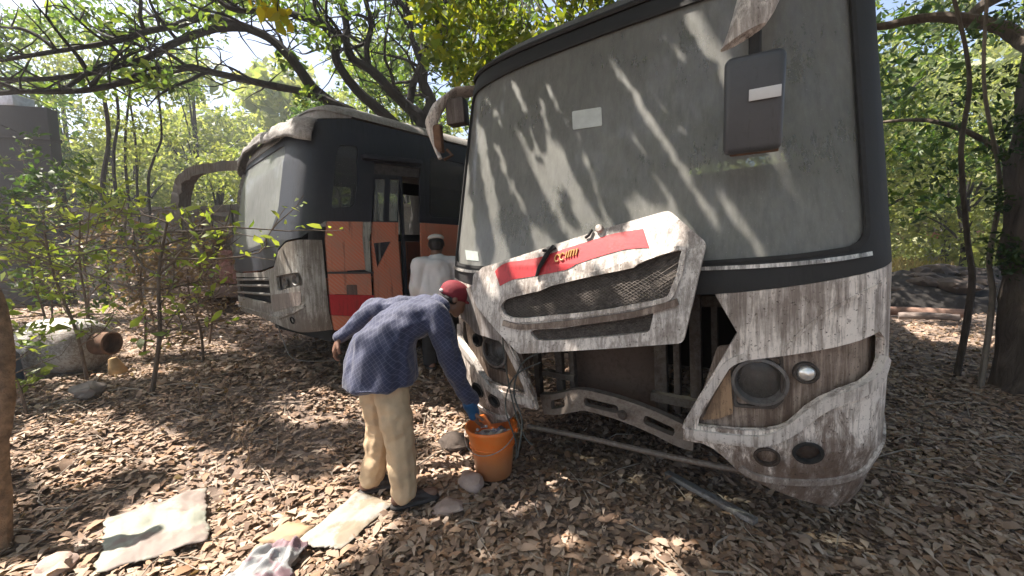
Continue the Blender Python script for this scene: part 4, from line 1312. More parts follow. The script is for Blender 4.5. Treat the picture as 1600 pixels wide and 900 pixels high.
def build_bending_man():
    p = empty('person', (-0.80, 2.44, 0), (0, 0, 0), 'man in navy checked shirt and red cap bending over the orange bucket', 'person')
    o = V((-0.80, 2.44, 0))
    L = lambda *a: V(a) - o
    f = V((0.88, 0.36, 0)).normalized()
    r = V((0.38, -0.92, 0)).normalized()
    pel = L(-0.85, 2.50, 0.84)
    hipR, hipL = L(-0.76, 2.41, 0.80), L(-0.93, 2.57, 0.80)
    knR, knL = L(-0.72, 2.385, 0.44), L(-0.90, 2.57, 0.44)
    anR, anL = L(-0.70, 2.36, 0.09), L(-0.955, 2.53, 0.09)
    mid = L(-0.74, 2.55, 1.09)
    chest = L(-0.60, 2.62, 1.165)
    neck = L(-0.485, 2.69, 1.205)
    shR = chest + r * 0.165 + V((0.055, 0.03, 0.005))
    shL = chest - r * 0.165 + V((0.045, 0.03, 0.02))
    elR = L(-0.385, 2.53, 0.80)
    wrR = L(-0.295, 2.625, 0.50)
    elL = L(-1.03, 2.90, 1.17)
    wrL = L(-1.24, 2.80, 0.975)
    hc = L(-0.405, 2.765, 1.235)
    hf = V((0.80, 0.28, -0.45)).normalized()
    hu = V((0.42, 0.16, 0.85))
    sk = MB()
    R, q = head(sk, hc, hf, hu, 0.98)
    cap(sk, neck - V((0.02, 0, 0.01)), 0.062, hc + V((-0.035, -0.01, -0.04)), 0.055)
    cap(sk, pel, (0.095, 0.10, 0.08), mid, (0.095, 0.11, 0.085))
    cap(sk, mid, 0.09, chest, 0.085)
    cap(sk, shR, 0.055, shL, 0.055)
    cap(sk, chest, 0.08, neck - V((0.03, 0.01, 0.02)), 0.055)
    chain(sk, [shR, elR, wrR], [0.055, 0.042, 0.030])
    chain(sk, [shL, elL, wrL], [0.055, 0.042, 0.030])
    chain(sk, [hipR, knR, anR], [0.062, 0.056, 0.040])
    chain(sk, [hipL, knL, anL], [0.062, 0.056, 0.040])
    foot(sk, anR, f, 0.012 - 0.0)
    foot(sk, anL, f, 0.012)
    hand(sk, wrL, (-0.40, 0.0, -0.9), (0.6, 0.3, -0.2), (0.2, -0.9, 0.1), 0.55, 1.05)
    hand(sk, wrR, (0.20, 0.22, -0.95), (0.75, 0.45, 0.2), (0.3, -0.75, 0.1), 0.45, 1.0)
    body = remeshed(sk, 'body', SKINM, p, 0.0065, 2)
    # trousers
    tr = MB()
    chain(tr, [hipR + V((-0.02, 0.02, -0.06)), L(-0.735, 2.39, 0.55), knR, L(-0.71, 2.375, 0.24), L(-0.70, 2.36, 0.10)], [0.102, 0.102, 0.094, 0.088, 0.082])
    chain(tr, [hipL + V((0, 0, 0.02)), L(-0.905, 2.575, 0.55), knL, L(-0.93, 2.55, 0.24), L(-0.955, 2.53, 0.11)], [0.115, 0.108, 0.092, 0.084, 0.080])
    cap(tr, pel + V((0, 0, 0.05)), (0.16, 0.16, 0.10), pel - V((0, 0, 0.04)), (0.155, 0.165, 0.09))
    cap(tr, hipR + V((-0.04, 0.04, 0.0)), 0.085, hipL + V((0.02, 0, 0.03)), 0.10)
    remeshed(tr, 'trousers', m_plain('beige_cotton', (0.52, 0.375, 0.235), 0.85, 0, 0.12, 8, 0.1), p, 0.009, 2, 0.014, 11, (1, 1, 1.15))
    # shirt
    sh = MB()
    hem = L(-0.83, 2.49, 0.765)
    yawm = Euler((0, 0, math.atan2(f.y, f.x))).to_matrix()
    hull(sh, ell_points(hem + V((-0.025, 0, -0.01)), (0.236, 0.258, 0.03), yawm) + ell_points(L(-0.835, 2.51, 0.97), (0.205, 0.235, 0.17), yawm))
    tilt = yawm @ Euler((0, 0.75, 0)).to_matrix()
    hull(sh, ell_points(L(-0.835, 2.51, 0.97), (0.205, 0.235, 0.17), yawm) + ell_points(mid + V((0, 0, 0.01)), (0.135, 0.20, 0.135), tilt))
    hull(sh, ell_points(mid + V((0, 0, 0.01)), (0.135, 0.20, 0.135), tilt) + ell_points(chest + V((0, 0, -0.015)), (0.125, 0.195, 0.12), tilt))
    hull(sh, ell_points(chest + V((0, 0, -0.015)), (0.125, 0.195, 0.12), tilt) + ell_points(neck - V((0.03, 0.01, 0.02)), (0.075, 0.10, 0.06), tilt))
    cap(sh, shR, 0.082, chest, 0.12)
    cap(sh, shL, 0.080, chest, 0.12)
    chain(sh, [shR, (shR + elR) / 2 + V((0.0, -0.01, 0)), elR, (elR + wrR) / 2, wrR + V((0, 0, 0.05))], [0.085, 0.076, 0.070, 0.060, 0.050])
    chain(sh, [shL, (shL + elL) / 2, elL, (elL + wrL) / 2, wrL + V((0.012, 0.004, 0.012))], [0.085, 0.074, 0.070, 0.060, 0.052])
    hull(sh, ell_points(neck + V((0.0, 0, 0.012)), (0.080, 0.090, 0.045), tilt) + ell_points(neck - V((0.05, 0.02, 0.03)), (0.08, 0.11, 0.05), tilt))
    remeshed(sh, 'shirt', m_check(), p, 0.009, 2, 0.021, 8.5, (1, 1.5, 0.6), 5)
    # cap with its brim and the strap opening at the back
    cp = MB()
    hull(cp, ell_points(q(0, -0.014, 0.050), (0.088, 0.106, 0.080), R, 3) + ell_points(q(0, -0.016, 0.022), (0.088, 0.106, 0.035), R, 3))
    CAPM = m_plain('maroon_cap', (0.17, 0.013, 0.022), 0.8, 0, 0.2, 18)
    co = remeshed(cp, 'cap', CAPM, p, 0.006, 2)
    br = MB()
    hull(br, ell_points(q(0, 0.10, 0.012), (0.072, 0.05, 0.006), R) + ell_points(q(0, 0.150, -0.002), (0.050, 0.035, 0.005), R) + ell_points(q(0, 0.075, 0.022), (0.080, 0.03, 0.006), R))
    remeshed(br, 'brim', CAPM, co, 0.005, 1)
    sm_ = MB()
    hull(sm_, ell_points(q(-0.045, -0.095, 0.020), (0.03, 0.022, 0.012), R) + ell_points(q(0.03, -0.112, 0.020), (0.02, 0.016, 0.012), R))
    remeshed(sm_, 'cap_strap', m_plain('white_strap', (0.6, 0.56, 0.54), 0.8), co, 0.004, 1)
    hr = MB()
    hull(hr, ell_points(q(0, -0.030, -0.010), (0.078, 0.082, 0.045), R))
    remeshed(hr, 'hair', HAIR, p, 0.006, 1)
    # blue rubber cuff and glove on the right hand
    gl = MB()
    dirn = (wrR - elR).normalized()
    cap(gl, wrR - dirn * 0.055, 0.050, wrR + dirn * 0.01, 0.044)
    cap(gl, wrR + dirn * 0.01, 0.044, wrR + V((0.20, 0.22, -0.95)) * 0.05, (0.040, 0.046, 0.03))
    remeshed(gl, 'glove', m_plain('blue_rubber', (0.015, 0.085, 0.20), 0.55, 0, 0.2, 14), p, 0.006, 2, 0.004, 20)
    # sandals
    for an in (anR, anL):
        so = MB()
        hull(so, ell_points(V((an.x, an.y, 0.016)) - f * 0.05, (0.046, 0.046, 0.02)) + ell_points(V((an.x, an.y, 0.016)) + f * 0.17, (0.048, 0.048, 0.018)))
        cap(so, V((an.x, an.y, 0.07)) + f * 0.07 + r * 0.035, 0.014, V((an.x, an.y, 0.07)) + f * 0.07 - r * 0.035, 0.014)
        hull(so, ell_points(V((an.x, an.y, 0.055)) + f * 0.10, (0.045, 0.045, 0.03)) + ell_points(V((an.x, an.y, 0.03)) + f * 0.165, (0.04, 0.04, 0.022)) + ell_points(V((an.x, an.y, 0.075)) - f * 0.03, (0.045, 0.045, 0.03)))
        remeshed(so, 'shoe', m_plain('dark_shoe', (0.035, 0.028, 0.026), 0.6), p, 0.007, 2)
    return p


def build_standing_man():
    bx, by = -0.84, 4.50
    gz = G(bx, by) + 0.0
    p = empty('person', (bx, by, gz), (0, 0, math.radians(20)), 'man in white shirt and white cap standing with his back turned between the buses', 'person')
    p.scale = (1.12, 1.0, 0.95)
    sk = MB()
    R, q = head(sk, (0.01, 0.03, 1.475), (0.15, 1, -0.12), (0, 0.1, 1), 0.98)
    cap(sk, (0, 0.0, 1.30), 0.058, (0.005, 0.015, 1.42), 0.054)
    cap(sk, (0, 0, 0.86), (0.15, 0.11, 0.10), (0, 0, 1.08), (0.14, 0.10, 0.10))
    cap(sk, (0, 0, 1.08), (0.14, 0.10, 0.10), (0, -0.01, 1.24), (0.155, 0.10, 0.08))
    arms = {}
    for s in (1, -1):
        sh, el, wr = V((s * 0.175, -0.01, 1.27)), V((s * 0.215, -0.01, 1.0)), V((s * 0.20, 0.10, 0.78))
        arms[s] = (sh, el, wr)
        chain(sk, [sh, el, wr], [0.052, 0.040, 0.028])
        hand(sk, wr, (0, 0.3, -1), (-s, 0, 0), (0, 1, 0.2), 0.4)
        hp, kn, an = V((s * 0.09, 0, 0.84)), V((s * 0.10, 0.015, 0.45)), V((s * 0.105, -0.01, 0.08))
        chain(sk, [hp, kn, an], [0.085, 0.056, 0.038])
        foot(sk, an, (s * 0.15, 1, 0), 0.012)
    remeshed(sk, 'body', SKINM, p, 0.008, 2)
    sh_ = MB()
    cap(sh_, (0, 0, 0.80), (0.19, 0.145, 0.05), (0, 0, 1.05), (0.185, 0.135, 0.10))
    cap(sh_, (0, 0, 1.05), (0.185, 0.135, 0.10), (0, -0.01, 1.25), (0.175, 0.115, 0.08))
    cap(sh_, (0, 0, 1.25), (0.16, 0.105, 0.07), (0, 0.005, 1.345), (0.070, 0.070, 0.03))
    for s in (1, -1):
        s_, e_, w_ = arms[s]
        chain(sh_, [s_, e_, w_ * 0.85 + e_ * 0.15], [0.078, 0.064, 0.052])
        cap(sh_, s_, 0.078, (0, 0, 1.25), 0.10)
    remeshed(sh_, 'shirt', m_plain('white_cotton', (0.80, 0.78, 0.78), 0.85, 0, 0.06, 6), p, 0.010, 2, 0.020, 8, (1, 1, 0.6), 2)
    tr = MB()
    for s in (1, -1):
        chain(tr, [V((s * 0.09, 0, 0.84)), V((s * 0.10, 0.015, 0.45)), V((s * 0.105, -0.01, 0.09))], [0.115, 0.085, 0.075])
    cap(tr, (0, 0, 0.90), (0.155, 0.12, 0.07), (0, 0, 0.82), (0.165, 0.125, 0.08))
    remeshed(tr, 'trousers', m_plain('dark_trousers', (0.022, 0.021, 0.022), 0.85), p, 0.011, 3, 0.007)
    hr = MB()
    hull(hr, ell_points(q(0, -0.025, 0.02), (0.082, 0.095, 0.075), R) + ell_points(q(0, -0.045, -0.045), (0.068, 0.055, 0.03), R))
    remeshed(hr, 'hair', HAIR, p, 0.007, 1, 0.003, 30)
    cp = MB()
    hull(cp, ell_points(q(0, -0.010, 0.088), (0.082, 0.098, 0.040), R, 3) + ell_points(q(0, -0.010, 0.076), (0.084, 0.100, 0.018), R, 3))
    remeshed(cp, 'cap', m_plain('white_knit', (0.62, 0.60, 0.57), 0.9, 0, 0.1, 40), p, 0.006, 2)
    for s in (1, -1):
        so = MB()
        a = V((s * 0.105, -0.01, 0))
        d = V((s * 0.15, 1, 0)).normalized()
        hull(so, ell_points(a + V((0, 0, 0.02)) - d * 0.05, (0.046, 0.046, 0.022)) + ell_points(a + V((0, 0, 0.018)) + d * 0.17, (0.048, 0.048, 0.02)) + ell_points(a + V((0, 0, 0.07)), (0.045, 0.045, 0.03)))
        remeshed(so, 'shoe', m_plain('black_shoe', (0.03, 0.028, 0.027), 0.5), p, 0.008, 2)
    return p


build_bending_man()
build_standing_man()


# ------------------------------------------------------------------ bucket
def build_bucket():
    c = V((-0.165, 2.72, 0.0))
    k = empty('bucket', c, (0.02, -0.03, 0), 'orange plastic bucket full of scraps on the leaf litter beside the bus bumper', 'bucket')
    k.scale = (1.0, 1.0, 0.90)
    m, nt, b = newmat('orange_plastic')
    v = coords(nt)
    n = noise_n(nt, v, 9, 6, 0.65)
    c_ = ramp(nt, n, [(0.35, (0.86, 0.19, 0.028)), (0.7, (0.78, 0.24, 0.06))])
    sp = nd(nt, 'ShaderNodeSeparateXYZ')
    nt.links.new(v, sp.inputs[0])
    mud = math_n(nt, 'ADD', sp.outputs[2], math_n(nt, 'MULTIPLY', n, 0.16))
    f = ramp(nt, mud, [(0.20, 0.75), (0.36, 0.0)])
    nt.links.new(mix(nt, f, c_, (0.44, 0.22, 0.11)), b.inputs['Base Color'])
    b.inputs['Roughness'].default_value = 0.42
    b.inputs['Subsurface Weight'].default_value = 0.15
    b.inputs['Subsurface Radius'].default_value = (0.03, 0.01, 0.004)
    h = 0.40
    prof = [(0.0, 0.0), (0.115, 0.0), (0.124, 0.006), (0.150, 0.235), (0.158, 0.238), (0.160, 0.255), (0.154, 0.258), (0.168, h - 0.035), (0.180, h - 0.032), (0.184, h - 0.008), (0.180, h), (0.172, h), (0.168, h - 0.006), (0.150, 0.24), (0.118, 0.02), (0.0, 0.02)]
    MB().lathe(prof, (0, 0, 0), 48).build('pail', m, k, angle=50)
    # contents
    ct = MB()
    vs, fs = [], []
    seg, rings = 30, 8
    for j in range(rings + 1):
        for i in range(seg):
            rr = 0.152 * j / rings
            a = 2 * math.pi * i / seg
            x, y = rr * math.cos(a), rr * math.sin(a)
            vs.append((x, y, 0.285 + 0.03 * noise.noise(V((x * 22, y * 22, 3))) + 0.03 * (1 - j / rings)))
    fs = [(j * seg + i, j * seg + (i + 1) % seg, (j + 1) * seg + (i + 1) % seg, (j + 1) * seg + i) for j in range(rings) for i in range(seg)]
    MB().add(vs, fs).build('rubbish', m_plain('paper_scraps', (0.62, 0.59, 0.56), 0.8, 0, 0.7, 30), k, angle=0)
    sc = MB()
    for i in range(34):
        a = rnd.uniform(0, 6.28); rr = rnd.uniform(0, 0.13)
        x, y = rr * math.cos(a), rr * math.sin(a)
        sc.box((x, y, 0.312 + rnd.uniform(0, 0.025)), (rnd.uniform(0.02, 0.06), rnd.uniform(0.012, 0.035), 0.004), (rnd.uniform(-0.6, 0.6), rnd.uniform(-0.6, 0.6), rnd.uniform(0, 3)))
    sc.build('scraps', m_leaf('torn_scraps', [(0.75, 0.72, 0.7), (0.6, 0.55, 0.6), (0.25, 0.3, 0.5), (0.7, 0.68, 0.62), (0.12, 0.1, 0.1), (0.75, 0.7, 0.6)], 0), k)
    ha = [(0.186 * math.cos(a), 0.186 * math.sin(a), 0.385 - 0.14 * math.sin((a - 0.9) * 1.0)) for a in np.linspace(2.6, 2.6 + math.pi, 20)]
    MB().tube([(0.188 * math.cos(t + 2.75), 0.188 * math.sin(t + 2.75), 0.375 - 0.13 * math.sin(t)) for t in np.linspace(0, math.pi, 22)], 0.0035, 6).build('handle', m_plain('wire_handle', (0.35, 0.33, 0.30), 0.5, 0.5), k)
    for t in (2.75, 2.75 + math.pi):
        MB().box((0.187 * math.cos(t), 0.187 * math.sin(t), 0.372), (0.018, 0.03, 0.03), (0, 0, t), 0.005).build('handle_lug', m, k)


build_bucket()


# ------------------------------------------------------------------ sacks, sheet, drum, stones, pole
def cloth_sheet(name, corners, mat, label, cat, h=0.05, nx=48, ny=40, seed=0, crease=0.04, parent=None, thick=0.003, group=None):
    c = sum((V(p) for p in corners), V((0, 0, 0))) / 4
    vs = []
    for j in range(ny + 1):
        for i in range(nx + 1):
            s, t = i / nx, j / ny
            p = (V(corners[0]) * (1 - s) + V(corners[1]) * s) * (1 - t) + (V(corners[3]) * (1 - s) + V(corners[2]) * s) * t
            e = min(s, 1 - s, t, 1 - t)
            w = noise.noise(V((s * 3.2 + seed, t * 3.2, seed))) + 0.55 * noise.noise(V((s * 8 + seed, t * 5, 4))) + 0.3 * abs(noise.noise(V((s * 13, t * 16, seed))))
            z = G(p.x, p.y) + 0.018 + max(0.0, h * min(1, e * 7)) + crease * (0.55 * w + 0.9 * max(0, 0.35 - abs(noise.noise(V((s * 2.6 + seed * 1.7, t * 3.4, seed))))) )
            edge = (0.03 * noise.noise(V((s * 3, t * 3, seed + 7))) + 0.010 * noise.noise(V((s * 17, t * 17, seed + 3)))) * max(0, 1 - e * 8)
            vs.append((p.x - c.x + edge, p.y - c.y + edge, max(z, G(p.x, p.y) + 0.012)))
    n = nx + 1
    fs = [(j * n + i, j * n + i + 1, (j + 1) * n + i + 1, (j + 1) * n + i) for j in range(ny) for i in range(nx)]
    me = MB().add(vs, fs)
    o = me.build(name, mat, None, angle=0)
    o.location = (c.x, c.y, 0)
    sd = o.modifiers.new('thickness', 'SOLIDIFY'); sd.thickness = thick; sd.offset = 1
    tag(o, label, cat, group)
    return o


def m_sack(name, base, stain, hole=False, amt=0.6, sc=3.4):
    m, nt, b = newmat(name)
    v = coords(nt)
    n = noise_n(nt, v, sc, 6, 0.6)
    n2 = noise_n(nt, v, 14, 5, 0.65)
    c = mix(nt, ramp(nt, n2, [(0.35, 0.0), (0.7, 0.55)]), base, tuple(x * 0.72 for x in base))
    c = mix(nt, ramp(nt, n, [(0.50, 0.0), (0.56, amt)]), c, stain)
    nt.links.new(c, b.inputs['Base Color'])
    b.inputs['Roughness'].default_value = 0.7
    w = nd(nt, 'ShaderNodeTexWave')
    w.inputs['Scale'].default_value = 60
    nt.links.new(v, w.inputs['Vector'])
    bump(nt, b, math_n(nt, 'ADD', n2, math_n(nt, 'MULTIPLY', w.outputs[1], 0.1)), 0.35, 0.01)
    return m


cloth_sheet('woven_sack', [(-2.07, 1.86, 0), (-1.70, 2.07, 0), (-2.03, 2.50, 0), (-2.40, 2.22, 0)], m_sack('greenish_white_sack', (0.30, 0.305, 0.25), (0.20, 0.10, 0.10), amt=0.5), 'pale greenish sack with a maroon stain lying flat on leaves at the lower left', 'sack', 0.02, seed=3, crease=0.028)
cloth_sheet('plastic_bag', [(-1.42, 1.62, 0), (-1.08, 1.72, 0), (-1.14, 2.02, 0), (-1.30, 1.98, 0)], m_sack('white_plastic_bag', (0.33, 0.33, 0.33), (0.20, 0.10, 0.12), amt=0.8, sc=6), 'crumpled white plastic bag with maroon print at the bottom edge of the view', 'bag', 0.06, seed=11, crease=0.06)
cloth_sheet('flattened_sack', [(-1.20, 2.03, 0), (-0.93, 1.98, 0), (-0.77, 2.36, 0), (-1.05, 2.50, 0)], m_sack('dusty_white_sheet', (0.32, 0.295, 0.26), (0.22, 0.165, 0.10), amt=0.7, sc=5), 'flattened dusty white sack under the feet of the bending man', 'sack', 0.012, seed=21, crease=0.014)
cloth_sheet('cardboard_scrap', [(-1.42, 2.06, 0), (-1.22, 2.00, 0), (-1.16, 2.16, 0), (-1.34, 2.22, 0)], m_sack('tan_card', (0.38, 0.27, 0.16), (0.2, 0.1, 0.08), amt=0.5), 'small tan piece of cardboard between the plastic bag and the flattened sack', 'cardboard', 0.015, 8, 8, seed=31, crease=0.01)


def build_drum():
    z = G(-4.6, 4.2)
    k = empty('metal_tank', (-4.85, 4.22, z + 0.30), (0, 0.03, math.radians(2)), 'rusty grey cylindrical tank lying on its side with an open pipe end', 'tank')
    DM = m_dirty('peeling_tank_paint', (0.46, 0.45, 0.42), (0.15, 0.10, 0.075), 0.6, 0.65, 0.2, False)
    MB().lathe([(0, -0.30), (0.16, -0.30), (0.25, -0.26), (0.29, -0.19), (0.302, -0.02), (0.308, -0.01), (0.308, 0.01), (0.302, 0.02), (0.29, 0.24), (0.26, 0.33), (0.19, 0.385), (0.0, 0.40)], (0, 0, 0), 36, (1, 0, 0)).build('shell', DM, k, angle=40)
    MB().lathe([(0.12, 0.39), (0.12, 0.53), (0.128, 0.54), (0.115, 0.55), (0.102, 0.54), (0.102, 0.42), (0, 0.42)], (0, 0, 0.03), 24, (1, 0, 0)).build('pipe_end', RUST, k)
    MB().lathe([(0.10, -0.44), (0.12, -0.42), (0.12, -0.28), (0, -0.28)], (0, 0, 0), 24, (1, 0, 0)).build('neck', m_plain('tank_neck', (0.10, 0.10, 0.10), 0.8), k)
    o = MB().lathe([(0, 0), (0.13, 0), (0.15, 0.02), (0.15, 0.30), (0.12, 0.36), (0.05, 0.37), (0.05, 0.41), (0, 0.41)], (0, 0, 0), 22).build('jerrycan', m_dirty('faded_blue_plastic', (0.045, 0.09, 0.16), (0.06, 0.05, 0.04), 0.5, 0.6))
    o.location = (-4.95, 3.78, G(-4.95, 3.78)); o.rotation_euler = (0.15, 0.1, 0)
    tag(o, 'dull blue plastic can standing against the near side of the rusty tank', 'can')
    o = MB().lathe([(0, 0), (0.06, 0), (0.075, 0.05), (0.06, 0.12), (0.035, 0.2), (0, 0.21)], (0, 0, 0), 14).build('clay_pot', m_plain('yellow_clay', (0.42, 0.26, 0.12), 0.8, 0, 0.3))
    o.location = (-4.12, 4.10, G(-4.12, 4.10) - 0.01); o.rotation_euler = (0.1, -0.2, 0)
    tag(o, 'small ochre broken pot upright below the open pipe of the tank', 'pot')


build_drum()


def stone(x, y, s, col, label, group=None, flat=0.6, seed=0, name='stone', cat='stone', sink=0.25):
    b = bmesh.new()
    bmesh.ops.create_icosphere(b, subdivisions=3, radius=1)
    for v in b.verts:
        n = v.co.normalized()
        f = 1 + 0.35 * noise.noise(n * 1.3 + V((seed * 3.1, 0, 0))) + 0.12 * noise.noise(n * 4 + V((seed, 5, 0)))
        v.co = V((n.x * s * f * 1.15, n.y * s * f * 0.9, n.z * s * f * flat))
    m = MB(); m.bm(b)
    o = m.build(name, col, None, angle=30)
    o.location = (x, y, G(x, y) + s * flat * (1 - sink * 2))
    o.rotation_euler = (rnd.uniform(-0.15, 0.15), rnd.uniform(-0.15, 0.15), rnd.uniform(0, 6))
    tag(o, label, cat, group)
    return o


PINKST = m_plain('pinkish_stone', (0.42, 0.31, 0.26), 0.9, 0, 0.25, 9, 0.4)
GREYST = m_plain('grey_stone', (0.20, 0.17, 0.15), 0.95, 0, 0.3, 9, 0.4)
DARKST = m_plain('dark_brown_stone', (0.075, 0.058, 0.048), 0.95, 0, 0.3, 9, 0.4)
stone(-0.31, 2.57, 0.085, PINKST, 'pinkish pale stone just in front of the orange bucket', seed=1)
stone(-0.43, 2.32, 0.08, PINKST, 'flat broken pink brick piece to the near side of the bending man', seed=2, flat=0.35)
stone(-2.33, 1.90, 0.085, PINKST, 'round beige stone at the bottom left near the greenish sack', seed=4)
stone(-3.82, 3.50, 0.12, GREYST, 'grey boulder below the pipe end of the rusty tank', seed=5)
stone(-0.50, 3.10, 0.11, DARKST, 'large dark brown rock left of the orange bucket', seed=6)

pl = MB().bar((-0.15, 0.25, 0.03), (0.15, -0.25, 0.02), 0.055, 0.035, (0, 0, 1), 0.008).build('metal_pole', m_dirty('dull_galvanised', (0.30, 0.29, 0.28), (0.12, 0.09, 0.07), 0.5, 0.55, 0.4, False))
pl.location = (1.15, 2.34, 0.0)
tag(pl, 'short grey metal bar lying on the litter under the bus bumper', 'metal bar')

# ------------------------------------------------------------------ walls on the left
o = MB().box((0, 0, 0), (1.5, 0.35, 5.4), None, 0.02).box((0.0, -0.02, 1.9), (1.56, 0.40, 0.10)).box((0.0, -0.02, 0.3), (1.54, 0.38, 0.06)).build('concrete_tower', m_dirty('stained_concrete', (0.028, 0.028, 0.031), (0.025, 0.024, 0.024), 0.6, 0.95, dust=(0.045, 0.044, 0.044)))
o.location = (-12.95, 10.9, 3.2); o.rotation_euler = (0, 0, 0.25)
tag(o, 'tall dark stained concrete slab wall rising behind the bushes at the far left', 'wall')
o = MB().box((-0.1, 0.75, 2.95), (0.5, 0.5, 0.3), None, 0.01).build('rooftop_box', m_plain('pale_blue_box', (0.42, 0.45, 0.5), 0.8))
o.location = (-12.95, 10.2, 3.1)
tag(o, 'pale box on top of the tall dark slab wall', 'box')
bw = MB()
for k in range(9):
    bw.box((-15.2 + k * 2.0, 12.9 + 0.25 * k, 1.95), (2.06, 0.3, 3.0), (0, 0, 0.125))
    bw.box((-15.2 + k * 2.0, 12.9 + 0.25 * k, 3.5), (2.08, 0.38, 0.12), (0, 0, 0.125))
o = bw.build('boundary_wall', m_dirty('dark_masonry', (0.10, 0.10, 0.09), (0.05, 0.05, 0.04), 0.6, 0.95, 0, False))  # dark masonry tone with random blotches
tag(o, 'low dark boundary wall running behind the truck wreck and the bushes', 'wall')

# ------------------------------------------------------------------ trees
GREEN_BACK = m_leaf('sunlit_yellow_green', [(0.10, 0.14, 0.045), (0.17, 0.21, 0.075), (0.24, 0.27, 0.11), (0.30, 0.31, 0.14)], 0.5)  # sun and haze on the far trees put into paler leaf colours
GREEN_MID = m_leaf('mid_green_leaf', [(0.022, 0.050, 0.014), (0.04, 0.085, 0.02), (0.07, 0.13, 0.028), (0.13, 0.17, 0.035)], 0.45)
GREEN_TOP = m_leaf('backlit_leaf', [(0.04, 0.075, 0.02), (0.07, 0.12, 0.03), (0.11, 0.17, 0.04), (0.17, 0.21, 0.05)], 0.55)
GREEN_DARK = m_leaf('deep_green_leaf', [(0.016, 0.035, 0.014), (0.03, 0.06, 0.02), (0.05, 0.09, 0.025), (0.08, 0.11, 0.03)], 0.4)
GREEN_NEAR = m_leaf('bright_young_leaf', [(0.06, 0.10, 0.015), (0.12, 0.17, 0.02), (0.20, 0.24, 0.03), (0.28, 0.27, 0.03)], 0.5)  # sunlit look of the hanging twigs put into a brighter leaf colour
SAPL = m_leaf('lime_sapling_leaf', [(0.10, 0.16, 0.03), (0.20, 0.26, 0.05), (0.28, 0.32, 0.07), (0.12, 0.15, 0.05)], 0.45)
DRYL = m_leaf('withered_leaf', [(0.13, 0.09, 0.06), (0.20, 0.13, 0.08), (0.26, 0.18, 0.11), (0.10, 0.06, 0.045)], 0.25)


def clumps(centers, radii, per, sq=(1, 1, 0.7), rng=nr):
    """Leaf positions in shells of uneven clumps."""
    out = []
    for c, r in zip(centers, radii):
        n = int(per * r * r)
        d = rng.normal(size=(n, 3))
        d /= np.linalg.norm(d, axis=1)[:, None]
        rr = r * (0.35 + 0.65 * rng.random(n) ** 0.6)
        out.append(np.asarray(c) + d * rr[:, None] * np.array(sq))
    return np.concatenate(out)


